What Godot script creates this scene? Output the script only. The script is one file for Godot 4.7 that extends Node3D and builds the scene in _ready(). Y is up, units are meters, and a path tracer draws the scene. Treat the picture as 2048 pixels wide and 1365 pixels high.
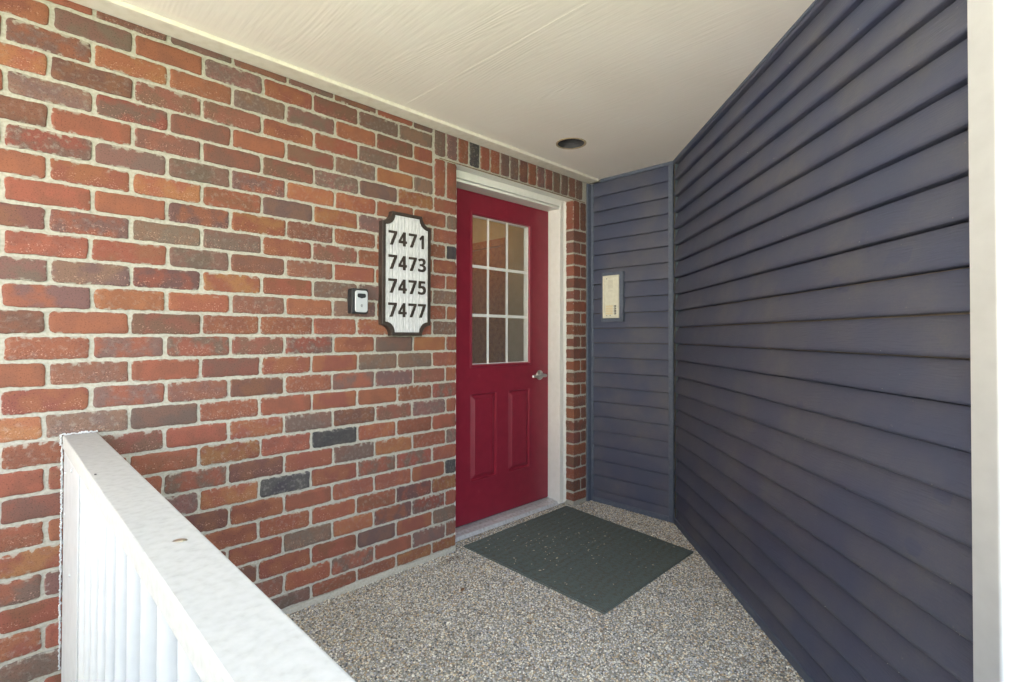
extends Node3D
# A covered apartment entry: brick wall with a red door, slate siding walls, pebble floor, white railing.

const WALL_X1 := 1.0436        # right edge of the door opening
const BACK_X := 1.2332         # plane of the narrow siding wall
const CORNER_Z := 0.6539       # where the angled siding wall starts
const ANGLE := 0.8019          # its direction
const TRIM_Y := 2.273
const CEIL_Y := 2.2905
const DOOR_Z := -0.18
const GROUND_Y := -0.20
const CAN := Vector2(0.5445, 0.3695)

var rng := RandomNumberGenerator.new()
var used := {}
var M := {}

# ------------------------------------------------------------------ helpers
func lin(r: float, g: float, b: float, a := 1.0) -> Color:
	var c := Color(r, g, b).linear_to_srgb()
	c.a = a
	return c

func numbered(called: String) -> String:
	var n: int = used.get(called, 0)
	used[called] = n + 1
	return called if n == 0 else "%s_%03d" % [called, n]

func thing(called: String, label: String, category: String, at := Vector3.ZERO, turn := 0.0, group := "") -> Node3D:
	var o := Node3D.new()
	o.name = numbered(called)
	add_child(o)
	o.position = at
	o.rotation.y = turn
	o.set_meta("kind", "thing")
	o.set_meta("label", label)
	o.set_meta("category", category)
	if group:
		o.set_meta("group", group)
	return o

func begin() -> SurfaceTool:
	var st := SurfaceTool.new()
	st.begin(Mesh.PRIMITIVE_TRIANGLES)
	return st

func put(called: String, st: SurfaceTool, m: Material, parent: Node = self) -> MeshInstance3D:
	var o := MeshInstance3D.new()
	o.name = called
	o.mesh = st.commit()
	o.material_override = m
	parent.add_child(o, true)
	return o

func put_mesh(called: String, mesh: Mesh, m: Material, parent: Node, at := Vector3.ZERO) -> MeshInstance3D:
	var o := MeshInstance3D.new()
	o.name = called
	o.mesh = mesh
	o.material_override = m
	o.position = at
	parent.add_child(o, true)
	return o

func structure(called: String, st: SurfaceTool, m: Material, label := "", category := "") -> MeshInstance3D:
	var o := put(called, st, m)
	o.set_meta("kind", "structure")
	if label:
		o.set_meta("label", label)
		o.set_meta("category", category)
	return o

# counter-clockwise as seen from the front
func tri(st: SurfaceTool, a: Vector3, b: Vector3, c: Vector3, ua := Vector2.ZERO, ub := Vector2.ZERO, uc := Vector2.ZERO) -> void:
	var n := (b - a).cross(c - a).normalized()
	st.set_normal(n); st.set_uv(ua); st.add_vertex(a)
	st.set_normal(n); st.set_uv(uc); st.add_vertex(c)
	st.set_normal(n); st.set_uv(ub); st.add_vertex(b)

func quad(st: SurfaceTool, a: Vector3, b: Vector3, c: Vector3, d: Vector3, ua := Vector2.ZERO, ub := Vector2.ZERO, uc := Vector2.ZERO, ud := Vector2.ZERO) -> void:
	tri(st, a, b, c, ua, ub, uc)
	tri(st, a, c, d, ua, uc, ud)

func vert(st: SurfaceTool, p: Vector3, n: Vector3, uv := Vector2.ZERO) -> void:
	st.set_normal(n.normalized()); st.set_uv(uv); st.add_vertex(p)

func smooth_tri(st: SurfaceTool, a: Vector3, b: Vector3, c: Vector3, na: Vector3, nb: Vector3, nc: Vector3, ua := Vector2.ZERO, ub := Vector2.ZERO, uc := Vector2.ZERO) -> void:
	vert(st, a, na, ua); vert(st, c, nc, uc); vert(st, b, nb, ub)

# box with chamfered edges
func cbox(st: SurfaceTool, lo: Vector3, hi: Vector3, c := 0.002) -> void:
	c = minf(c, 0.45 * minf(hi.x - lo.x, minf(hi.y - lo.y, hi.z - lo.z)))
	if c <= 0.00001:
		c = 0.0
	var p := func(sx: int, sy: int, sz: int, axis: int) -> Vector3:
		var v := Vector3(hi.x if sx > 0 else lo.x, hi.y if sy > 0 else lo.y, hi.z if sz > 0 else lo.z)
		if axis != 0: v.x -= sx * c
		if axis != 1: v.y -= sy * c
		if axis != 2: v.z -= sz * c
		return v
	for s in [-1, 1]:
		var f := [[-1, -1], [1, -1], [1, 1], [-1, 1]]
		var qx := []; var qy := []; var qz := []
		for e in f:
			qx.append(p.call(s, e[0], e[1], 0))
			qy.append(p.call(e[1], s, e[0], 1))
			qz.append(p.call(e[0], e[1], s, 2))
		for q in [qx, qy, qz]:
			if s > 0: quad(st, q[0], q[1], q[2], q[3])
			else: quad(st, q[3], q[2], q[1], q[0])
	if c == 0.0:
		return
	for a in [-1, 1]:
		for b in [-1, 1]:
			var flip: bool = a * b < 0
			var qs := [
				[p.call(a, b, -1, 0), p.call(a, b, -1, 1), p.call(a, b, 1, 1), p.call(a, b, 1, 0)],
				[p.call(-1, a, b, 1), p.call(-1, a, b, 2), p.call(1, a, b, 2), p.call(1, a, b, 1)],
				[p.call(b, -1, a, 2), p.call(b, -1, a, 0), p.call(b, 1, a, 0), p.call(b, 1, a, 2)]]
			for q in qs:
				if flip: quad(st, q[3], q[2], q[1], q[0])
				else: quad(st, q[0], q[1], q[2], q[3])
	for a in [-1, 1]:
		for b in [-1, 1]:
			for d in [-1, 1]:
				var x = p.call(a, b, d, 0); var y = p.call(a, b, d, 1); var z = p.call(a, b, d, 2)
				if a * b * d > 0: tri(st, x, y, z)
				else: tri(st, z, y, x)

func box(called: String, lo: Vector3, hi: Vector3, m: Material, parent: Node, c := 0.002) -> MeshInstance3D:
	var st := begin()
	cbox(st, lo, hi, c)
	return put(called, st, m, parent)

# profile (x = out, y = up) listed from bottom to top as seen from the right end, extruded along local x
func extrude_x(st: SurfaceTool, prof: PackedVector2Array, x0: float, x1: float, smooth := false, us := 1.0, steps := 1, wave := 0.0, uv_y := 0.0) -> void:
	var n := prof.size()
	var len := PackedFloat32Array([0.0])
	for i in range(1, n):
		len.append(len[i - 1] + prof[i].distance_to(prof[i - 1]))
	var nor := []
	for i in n - 1:
		var d := prof[i + 1] - prof[i]
		nor.append(Vector3(0, -d.x, d.y).normalized())
	for s in steps:
		var a := lerpf(x0, x1, float(s) / steps)
		var b := lerpf(x0, x1, float(s + 1) / steps)
		var wa := wave * sin(a * 3.1 + uv_y * 7.0) + wave * 0.6 * sin(a * 7.7 + uv_y * 13.0)
		var wb := wave * sin(b * 3.1 + uv_y * 7.0) + wave * 0.6 * sin(b * 7.7 + uv_y * 13.0)
		for i in n - 1:
			var p0 := Vector3(a, prof[i].y, prof[i].x + wa); var p1 := Vector3(b, prof[i].y, prof[i].x + wb)
			var p2 := Vector3(b, prof[i + 1].y, prof[i + 1].x + wb); var p3 := Vector3(a, prof[i + 1].y, prof[i + 1].x + wa)
			var u0 := Vector2(a * us, uv_y + len[i]); var u1 := Vector2(b * us, uv_y + len[i])
			var u2 := Vector2(b * us, uv_y + len[i + 1]); var u3 := Vector2(a * us, uv_y + len[i + 1])
			var n0: Vector3 = nor[i]; var n1: Vector3 = nor[i]
			if smooth:
				if i > 0 and nor[i].dot(nor[i - 1]) > 0.6: n0 = nor[i] + nor[i - 1]
				if i < n - 2 and nor[i].dot(nor[i + 1]) > 0.6: n1 = nor[i] + nor[i + 1]
			smooth_tri(st, p0, p1, p2, n0, n0, n1, u0, u1, u2)
			smooth_tri(st, p0, p2, p3, n0, n1, n1, u0, u2, u3)
	# end caps
	var poly := Geometry2D.triangulate_polygon(prof)
	for k in range(0, poly.size(), 3):
		for e in [[x0, true], [x1, false]]:
			var q := [prof[poly[k]], prof[poly[k + 1]], prof[poly[k + 2]]]
			var v := []
			for w in q: v.append(Vector3(e[0], w.y, w.x))
			tri(st, v[0], v[1], v[2])

func lathe(st: SurfaceTool, prof: Array, sides := 32, at := Vector3.ZERO, axis := "z", smooth := true) -> void:
	# prof: [radius, height] pairs, outside seen when going up
	for i in sides:
		var a0 := TAU * i / sides; var a1 := TAU * (i + 1) / sides
		for k in prof.size() - 1:
			var r0: float = prof[k][0]; var h0: float = prof[k][1]; var r1: float = prof[k + 1][0]; var h1: float = prof[k + 1][1]
			var pts := []
			for e in [[r0, h0, a0], [r0, h0, a1], [r1, h1, a1], [r1, h1, a0]]:
				var v := Vector3(e[0] * cos(e[2]), e[0] * sin(e[2]), e[1])
				if axis == "y": v = Vector3(v.y, v.z, v.x)
				elif axis == "x": v = Vector3(v.z, v.x, v.y)
				pts.append(at + v)
			var s := Vector2(h1 - h0, r0 - r1).normalized()
			var ns := []
			for a in [a0, a1, a1, a0]:
				var v := Vector3(s.x * cos(a), s.x * sin(a), s.y)
				if axis == "y": v = Vector3(v.y, v.z, v.x)
				elif axis == "x": v = Vector3(v.z, v.x, v.y)
				ns.append(v)
			smooth_tri(st, pts[0], pts[1], pts[2], ns[0], ns[1], ns[2])
			smooth_tri(st, pts[0], pts[2], pts[3], ns[0], ns[2], ns[3])

# nested rectangular loops on a face that looks along +z: steps are [inset, depth]
func ring_panel(st: SurfaceTool, lo: Vector2, hi: Vector2, z: float, steps: Array, fill := true) -> void:
	for k in steps.size() - 1:
		var a: Array = steps[k]; var b: Array = steps[k + 1]
		var o := [Vector3(lo.x + a[0], lo.y + a[0], z + a[1]), Vector3(hi.x - a[0], lo.y + a[0], z + a[1]), Vector3(hi.x - a[0], hi.y - a[0], z + a[1]), Vector3(lo.x + a[0], hi.y - a[0], z + a[1])]
		var i := [Vector3(lo.x + b[0], lo.y + b[0], z + b[1]), Vector3(hi.x - b[0], lo.y + b[0], z + b[1]), Vector3(hi.x - b[0], hi.y - b[0], z + b[1]), Vector3(lo.x + b[0], hi.y - b[0], z + b[1])]
		for e in 4:
			quad(st, o[e], o[(e + 1) % 4], i[(e + 1) % 4], i[e])
	if fill:
		var b: Array = steps[-1]
		quad(st, Vector3(lo.x + b[0], lo.y + b[0], z + b[1]), Vector3(hi.x - b[0], lo.y + b[0], z + b[1]), Vector3(hi.x - b[0], hi.y - b[0], z + b[1]), Vector3(lo.x + b[0], hi.y - b[0], z + b[1]))

# uneven bead along a path
func bead(st: SurfaceTool, path: Array, r: float, rough: float) -> void:
	var sides := 6
	var rings := []
	for i in path.size():
		var t: Vector3 = (path[mini(i + 1, path.size() - 1)] - path[maxi(i - 1, 0)]).normalized()
		var u := t.cross(Vector3(0.3, 0.2, 0.93)).normalized()
		var w := t.cross(u)
		var ring := []
		for s in sides:
			var a := TAU * s / sides
			ring.append(path[i] + (u * cos(a) + w * sin(a)) * r * (1.0 + rng.randf_range(-rough, rough)))
		rings.append(ring)
	for i in rings.size() - 1:
		for s in sides:
			quad(st, rings[i][s], rings[i][(s + 1) % sides], rings[i + 1][(s + 1) % sides], rings[i + 1][s])

func noise_bytes(seed_: int, freq: float, w: int, h: int, octaves := 3, kind := FastNoiseLite.TYPE_SIMPLEX_SMOOTH) -> PackedByteArray:
	var n := FastNoiseLite.new()
	n.seed = seed_
	n.noise_type = kind
	n.frequency = freq
	n.fractal_octaves = octaves
	var im := n.get_image(w, h, false, false, true)
	return im.get_data()

func noise_tex(seed_: int, freq: float, size := 512, octaves := 4, kind := FastNoiseLite.TYPE_SIMPLEX_SMOOTH) -> ImageTexture:
	var n := FastNoiseLite.new()
	n.seed = seed_
	n.noise_type = kind
	n.frequency = freq
	n.fractal_octaves = octaves
	return ImageTexture.create_from_image(n.get_seamless_image(size, size, false, false, 0.15, true))

func ramp_tex(seed_: int, freq: float, stops: Array, size := 512, octaves := 4, kind := FastNoiseLite.TYPE_SIMPLEX_SMOOTH) -> ImageTexture:
	# stops: [[t, Color in sRGB]...] laid over a seamless noise
	var n := FastNoiseLite.new()
	n.seed = seed_
	n.noise_type = kind
	n.frequency = freq
	n.fractal_octaves = octaves
	var src := n.get_seamless_image(size, size, false, false, 0.15, true).get_data()
	var lut := PackedByteArray()
	lut.resize(768)
	for i in 256:
		var t := i / 255.0
		var c: Color = stops[0][1]
		for k in stops.size() - 1:
			if t >= stops[k][0]:
				c = (stops[k][1] as Color).lerp(stops[k + 1][1], clampf((t - stops[k][0]) / (stops[k + 1][0] - stops[k][0]), 0, 1))
		lut[i * 3] = int(c.r * 255); lut[i * 3 + 1] = int(c.g * 255); lut[i * 3 + 2] = int(c.b * 255)
	var out := PackedByteArray()
	out.resize(size * size * 3)
	for i in size * size:
		var v := src[i] * 3
		out[i * 3] = lut[v]; out[i * 3 + 1] = lut[v + 1]; out[i * 3 + 2] = lut[v + 2]
	return ImageTexture.create_from_image(Image.create_from_data(size, size, false, Image.FORMAT_RGB8, out))

func std(color: Color, rough := 0.6, metal := 0.0) -> StandardMaterial3D:
	var m := StandardMaterial3D.new()
	m.albedo_color = color
	m.roughness = rough
	m.metallic = metal
	return m

func tri_mat(color: Color, rough: float, tex: Texture2D, scale: float, bump: Texture2D = null, bump_cm := 0.1) -> StandardMaterial3D:
	var m := std(color, rough)
	m.uv1_triplanar = true
	m.uv1_world_triplanar = true
	m.uv1_scale = Vector3.ONE * scale
	m.albedo_texture = tex
	if bump:
		m.heightmap_enabled = true
		m.heightmap_texture = bump
		m.heightmap_scale = bump_cm
	return m

# ------------------------------------------------------------------ scene
func _ready() -> void:
	rng.seed = 7471
	setup_camera_and_light()
	make_materials()
	build_ground()
	build_brick_wall()
	build_hall()
	build_roof()
	build_back_siding()
	build_angled_siding()
	build_floor()
	build_frame()
	build_door()
	build_railing()
	build_mat()
	build_sign()
	build_lock_box()
	build_intercom()
	build_can_light()
	build_litter()
	build_hedge()

func setup_camera_and_light() -> void:
	var cam := Camera3D.new()
	cam.name = "camera"
	add_child(cam)
	var yaw := 0.7893; var pit := 0.0124; var rol := 0.0021; var f := 1027.251; var cy := 658.59
	var fw := Vector3(sin(yaw), 0, -cos(yaw)); var rt := Vector3(cos(yaw), 0, sin(yaw))
	var fw2 := fw * cos(pit) + Vector3.UP * sin(pit); var up2 := Vector3.UP * cos(pit) - fw * sin(pit)
	cam.transform = Transform3D(Basis(rt * cos(rol) + up2 * sin(rol), up2 * cos(rol) - rt * sin(rol), -fw2), Vector3(-1.7905, 1.18, 2.2084))
	cam.near = 0.05
	cam.far = 600.0
	cam.projection = Camera3D.PROJECTION_FRUSTUM
	cam.size = 2.0 * 0.05 * 682.5 / f
	cam.frustum_offset = Vector2(0, -0.05 * (682.5 - cy) / f)
	cam.current = true

	var sky := ProceduralSkyMaterial.new()
	sky.sky_top_color = Color(0.62, 0.70, 0.81)
	sky.sky_horizon_color = Color(0.90, 0.91, 0.91)
	sky.sky_curve = 0.22
	sky.ground_bottom_color = Color(0.30, 0.32, 0.22)
	sky.ground_horizon_color = Color(0.72, 0.75, 0.74)
	sky.sky_energy_multiplier = 1.0
	var env := Environment.new()
	env.background_mode = Environment.BG_SKY
	env.sky = Sky.new()
	env.sky.sky_material = sky
	env.tonemap_mode = Environment.TONE_MAPPER_LINEAR
	env.tonemap_exposure = 11.2
	env.sdfgi_enabled = true
	env.ssao_enabled = true
	env.ssil_enabled = true
	var we := WorldEnvironment.new()
	we.name = "world_environment"
	we.environment = env
	add_child(we)

	var sun := DirectionalLight3D.new()
	sun.name = "sun"
	add_child(sun)
	sun.light_color = Color(1.0, 0.96, 0.90)
	sun.light_energy = 1.6
	sun.light_angular_distance = 0.5
	sun.shadow_enabled = true
	sun.look_at_from_position(Vector3.ZERO, Vector3(-0.45, -0.85, 0.28), Vector3.UP)

func make_materials() -> void:
	var sand := noise_tex(3, 0.09, 512, 4)
	var fine := noise_tex(4, 0.05, 512, 5)
	M.sand = sand
	M.mortar = tri_mat(Color.WHITE, 0.95, ramp_tex(11, 0.045, [[0.0, lin(0.29, 0.268, 0.215)], [0.35, lin(0.358, 0.335, 0.278)], [0.6, lin(0.396, 0.372, 0.312)], [1.0, lin(0.45, 0.425, 0.365)]], 512, 5), 3.0, sand, 0.045)
	M.white = tri_mat(Color.WHITE, 0.45, ramp_tex(12, 0.02, [[0.0, lin(0.44, 0.445, 0.44)], [0.5, lin(0.485, 0.49, 0.485)], [1.0, lin(0.52, 0.525, 0.52)]], 512, 5), 1.3, fine, 0.02)
	M.frame_paint = tri_mat(Color.WHITE, 0.5, ramp_tex(13, 0.02, [[0.0, lin(0.73, 0.72, 0.66)], [0.45, lin(0.76, 0.75, 0.69)], [1.0, lin(0.79, 0.78, 0.73)]], 512, 5), 1.9, fine, 0.02)
	M.trim_paint = tri_mat(Color.WHITE, 0.55, ramp_tex(14, 0.02, [[0.0, lin(0.64, 0.59, 0.48)], [0.5, lin(0.71, 0.67, 0.57)], [1.0, lin(0.75, 0.71, 0.62)]], 512, 5), 1.6, fine, 0.04)
	M.cap = tri_mat(Color.WHITE, 0.75, ramp_tex(15, 0.05, [[0.0, lin(0.35, 0.34, 0.315)], [0.25, lin(0.398, 0.39, 0.364)], [0.5, lin(0.42, 0.413, 0.388)], [1.0, lin(0.45, 0.443, 0.42)]], 512, 5), 1.7, sand, 0.012)
	M.navy_trim = tri_mat(Color.WHITE, 0.5, ramp_tex(16, 0.03, [[0.0, lin(0.072, 0.086, 0.120)], [0.6, lin(0.090, 0.108, 0.146)], [1.0, lin(0.12, 0.135, 0.16)]], 512, 5), 2.0)
	M.teal_trim = std(lin(0.12, 0.17, 0.19), 0.5)
	M.dark_gap = std(lin(0.05, 0.05, 0.052), 0.7)
	M.sheathing = std(lin(0.26, 0.21, 0.15), 0.9)
	M.red = tri_mat(Color.WHITE, 0.38, ramp_tex(17, 0.015, [[0.0, lin(0.205, 0.013, 0.028)], [0.5, lin(0.225, 0.014, 0.031)], [0.85, lin(0.235, 0.017, 0.034)], [1.0, lin(0.26, 0.04, 0.05)]], 512, 5), 1.4, fine, 0.03)
	M.metal = std(lin(0.55, 0.55, 0.53), 0.28, 1.0)
	M.metal_dark = std(lin(0.16, 0.16, 0.16), 0.35, 1.0)
	M.aluminium = tri_mat(Color.WHITE, 0.42, ramp_tex(18, 0.03, [[0.0, lin(0.36, 0.34, 0.31)], [0.4, lin(0.58, 0.58, 0.58)], [1.0, lin(0.68, 0.69, 0.70)]], 512, 5), 2.5)
	M.aluminium.metallic = 0.3
	M.rust = tri_mat(Color.WHITE, 0.9, ramp_tex(19, 0.05, [[0.0, lin(0.10, 0.06, 0.03)], [1.0, lin(0.34, 0.26, 0.16)]], 256, 4), 4.0)
	M.black_plastic = tri_mat(Color.WHITE, 0.5, ramp_tex(20, 0.06, [[0.0, lin(0.010, 0.011, 0.013)], [1.0, lin(0.03, 0.031, 0.034)]], 256, 4), 8.0)
	M.silver_plastic = std(lin(0.56, 0.58, 0.60), 0.38, 0.25)
	M.brown = tri_mat(Color.WHITE, 0.55, ramp_tex(21, 0.05, [[0.0, lin(0.024, 0.016, 0.012)], [1.0, lin(0.050, 0.034, 0.027)]], 256, 4), 5.0)
	M.sign_face = std(Color.WHITE, 0.85)
	M.sign_face.albedo_texture = ramp_tex(22, 0.03, [[0.0, lin(0.36, 0.36, 0.37)], [0.34, lin(0.52, 0.52, 0.53)], [0.5, lin(0.66, 0.66, 0.66)], [1.0, lin(0.74, 0.74, 0.73)]], 512, 4)
	M.cream_plastic = tri_mat(Color.WHITE, 0.5, ramp_tex(23, 0.03, [[0.0, lin(0.60, 0.58, 0.46)], [1.0, lin(0.70, 0.68, 0.56)]], 256, 4), 4.0)
	M.card = tri_mat(Color.WHITE, 0.7, ramp_tex(24, 0.12, [[0.0, lin(0.55, 0.38, 0.16)], [0.45, lin(0.66, 0.56, 0.34)], [1.0, lin(0.72, 0.66, 0.48)]], 256, 4), 30.0)
	M.glass = std(Color(1, 1, 1, 0.06), 0.03)
	M.glass.transparency = BaseMaterial3D.TRANSPARENCY_ALPHA
	M.glass.metallic_specular = 1.0
	M.pale_wall = tri_mat(Color.WHITE, 0.85, ramp_tex(30, 0.02, [[0.0, lin(0.62, 0.60, 0.55)], [1.0, lin(0.72, 0.70, 0.65)]], 256, 4), 0.5)
	M.dark_glass = std(lin(0.03, 0.035, 0.04), 0.08)
	M.drywall = tri_mat(Color.WHITE, 0.9, ramp_tex(25, 0.02, [[0.0, lin(0.46, 0.44, 0.32)], [1.0, lin(0.52, 0.50, 0.38)]], 256, 4), 1.5)
	M.carpet = tri_mat(Color.WHITE, 1.0, ramp_tex(26, 0.2, [[0.0, lin(0.06, 0.05, 0.04)], [1.0, lin(0.16, 0.13, 0.10)]], 256, 3), 3.0)
	M.lawn = tri_mat(Color.WHITE, 1.0, ramp_tex(27, 0.02, [[0.0, lin(0.050, 0.075, 0.022)], [0.5, lin(0.085, 0.125, 0.035)], [1.0, lin(0.15, 0.18, 0.06)]], 512, 5), 0.35)
	M.concrete = tri_mat(Color.WHITE, 0.9, ramp_tex(28, 0.03, [[0.0, lin(0.38, 0.365, 0.33)], [1.0, lin(0.52, 0.50, 0.46)]], 512, 5), 0.8)
	M.cement = tri_mat(Color.WHITE, 0.95, ramp_tex(29, 0.04, [[0.0, lin(0.20, 0.185, 0.155)], [0.5, lin(0.32, 0.30, 0.255)], [1.0, lin(0.44, 0.42, 0.36)]], 512, 5), 3.0, sand, 0.1)

# ------------------------------------------------------------------ ground
func build_ground() -> void:
	var st := begin()
	quad(st, Vector3(-150, GROUND_Y, 150), Vector3(150, GROUND_Y, 150), Vector3(150, GROUND_Y, -150), Vector3(-150, GROUND_Y, -150))
	structure("ground", st, M.lawn, "green lawn ground spreading around the entry porch", "ground")
	st = begin()
	cbox(st, Vector3(-13.0, GROUND_Y - 0.1, -14.0), Vector3(-2.9, GROUND_Y + 0.02, 16.0), 0.01)
	structure("pavement", st, M.concrete, "pale sunlit concrete pavement in front of the porch", "pavement")
	build_neighbour()

# the sunlit house across the pavement, whose pale front throws light into the porch
func build_neighbour() -> void:
	var b := thing("neighbour_house", "pale two storey house facing the porch across the pavement", "house", Vector3(-14.0, GROUND_Y, 0.0), -PI / 2)
	box("wall", Vector3(-13, 0, 0), Vector3(11, 5.6, 8), M.pale_wall, b, 0.0)
	var st := begin()
	extrude_x(st, PackedVector2Array([Vector2(8.6, 5.61), Vector2(4.0, 8.2), Vector2(-0.6, 5.61)]), -13.5, 11.5)
	put("roof", st, M.rust, b)
	for i in 7:
		for k in 2:
			var w := box("window", Vector3(-11.6 + i * 3.3, 0.9 + k * 2.7, -0.03), Vector3(-10.4 + i * 3.3, 2.3 + k * 2.7, -0.002), M.white, b, 0.01)
			box("pane", Vector3(-11.52 + i * 3.3, 0.98 + k * 2.7, -0.04), Vector3(-10.48 + i * 3.3, 2.22 + k * 2.7, -0.031), M.dark_glass, w, 0.0)

# ------------------------------------------------------------------ brick wall
const CELL := Vector2i(192, 72)
const COLS := 8
const ROWS := 16
const KINDS := "RRRRRRRRRRRRRRRRRRRRRRRRRRRRRROOOOOOOOOOOOOOOOOOBBBBBBBBBBBBBBBBBBBBBBBBPPPPPPPPPPPPPPPPPPPPPPPPPPPPGGGGGGGGMMMMMMMMMMMMMMMMMMMMMMMM"
var cells := {}

func brick_material() -> StandardMaterial3D:
	var w := CELL.x * COLS; var h := CELL.y * ROWS
	var broad := noise_bytes(101, 0.011, w, h, 2)
	var mid := noise_bytes(102, 0.045, w, h, 4)
	var grain := noise_bytes(103, 0.30, w, h, 3)
	var haze := noise_bytes(104, 0.035, w, h, 3)
	var speck := noise_bytes(105, 0.16, w, h, 2)
	var col := PackedByteArray(); col.resize(w * h * 3)
	var hgt := PackedByteArray(); hgt.resize(w * h)
	var pairs := {
		"R": [Vector3(0.355, 0.122, 0.074), Vector3(0.300, 0.106, 0.070)],
		"O": [Vector3(0.40, 0.160, 0.080), Vector3(0.355, 0.124, 0.072)],
		"B": [Vector3(0.285, 0.116, 0.080), Vector3(0.235, 0.110, 0.085)],
		"P": [Vector3(0.265, 0.138, 0.110), Vector3(0.215, 0.132, 0.114)],
		"G": [Vector3(0.105, 0.086, 0.088), Vector3(0.080, 0.070, 0.076)],
		"M": [Vector3(0.34, 0.115, 0.078), Vector3(0.215, 0.118, 0.100)]}
	var mort := Vector3(0.36, 0.335, 0.28)
	for i in COLS * ROWS:
		var k := KINDS[i]
		if not cells.has(k): cells[k] = []
		cells[k].append(i)
		var c1: Vector3 = pairs[k][0]; var c2: Vector3 = pairs[k][1]
		var gain := rng.randf_range(0.86, 1.14) * 0.62
		c1 *= gain; c2 *= gain * rng.randf_range(0.92, 1.1)
		c1.y *= rng.randf_range(0.9, 1.14); c2.y *= rng.randf_range(0.9, 1.14)
		var dusty := rng.randf_range(0.0, 1.0)
		dusty = dusty * dusty
		var chips := rng.randf_range(0.0, 1.0)
		var side := rng.randf_range(-0.35, 0.35)
		var ox := (i % COLS) * CELL.x; var oy := (i / COLS) * CELL.y
		var edge_w := rng.randf_range(1.0, 6.0)
		var burnt := rng.randi_range(0, 6)
		var pale_top := rng.randf() < 0.45
		for y in CELL.y:
			var dy := mini(y, CELL.y - 1 - y)
			for x in CELL.x:
				var p := (oy + y) * w + ox + x
				var t := (broad[p] / 255.0 - 0.5) * 2.6 + 0.5 + side * (x / 96.0 - 1.0)
				if burnt == 0 and x > 150: t += (x - 150) / 24.0
				t = clampf(t + (mid[p] / 255.0 - 0.5) * 0.9, 0.0, 1.0)
				var c := c1.lerp(c2, t)
				var g := grain[p] / 255.0
				c *= 0.82 + 0.36 * g
				var hh := 120.0 + (g - 0.5) * 90.0 + (mid[p] - 128.0) * 0.5
				# pits
				if speck[p] < 62:
					c *= 0.62
					hh -= 60.0
				# lime and mortar left on the face
				var d := float(mini(mini(x, CELL.x - 1 - x), dy if not (pale_top and y < 20) else dy / 2))
				var hz := haze[p] / 255.0 + (grain[p] - 128) / 1100.0
				var cut := 0.32 + 0.28 * clampf(1.0 - d / edge_w, 0.0, 1.0)
				var a := clampf((cut - hz) * 7.0, 0.0, 1.0) * clampf(1.0 - d / (edge_w * 2.2), 0.0, 1.0)
				if dusty > 0.25 and mid[p] > 140:
					a = maxf(a, (mid[p] - 140) / 90.0 * dusty * 0.42 * g * 1.6)
				if chips > 0.45 and speck[p] > 186 and haze[p] > 128 and y > 34:
					a = maxf(a, 0.30)
					c = c.lerp(Vector3(0.50, 0.22, 0.15), 0.6)
				a = clampf(a, 0.0, 0.85)
				c = c.lerp(mort, a)
				hh += a * 22.0
				col[p * 3] = clampi(int(255.0 * pow(c.x, 0.4545)), 0, 255)
				col[p * 3 + 1] = clampi(int(255.0 * pow(c.y, 0.4545)), 0, 255)
				col[p * 3 + 2] = clampi(int(255.0 * pow(c.z, 0.4545)), 0, 255)
				hgt[p] = clampi(int(hh), 0, 255)
	var m := std(Color.WHITE, 0.9)
	m.albedo_texture = ImageTexture.create_from_image(Image.create_from_data(w, h, false, Image.FORMAT_RGB8, col))
	m.heightmap_enabled = true
	m.heightmap_texture = ImageTexture.create_from_image(Image.create_from_data(w, h, false, Image.FORMAT_L8, hgt))
	m.heightmap_scale = 0.06
	m.metallic_specular = 0.35
	return m

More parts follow.
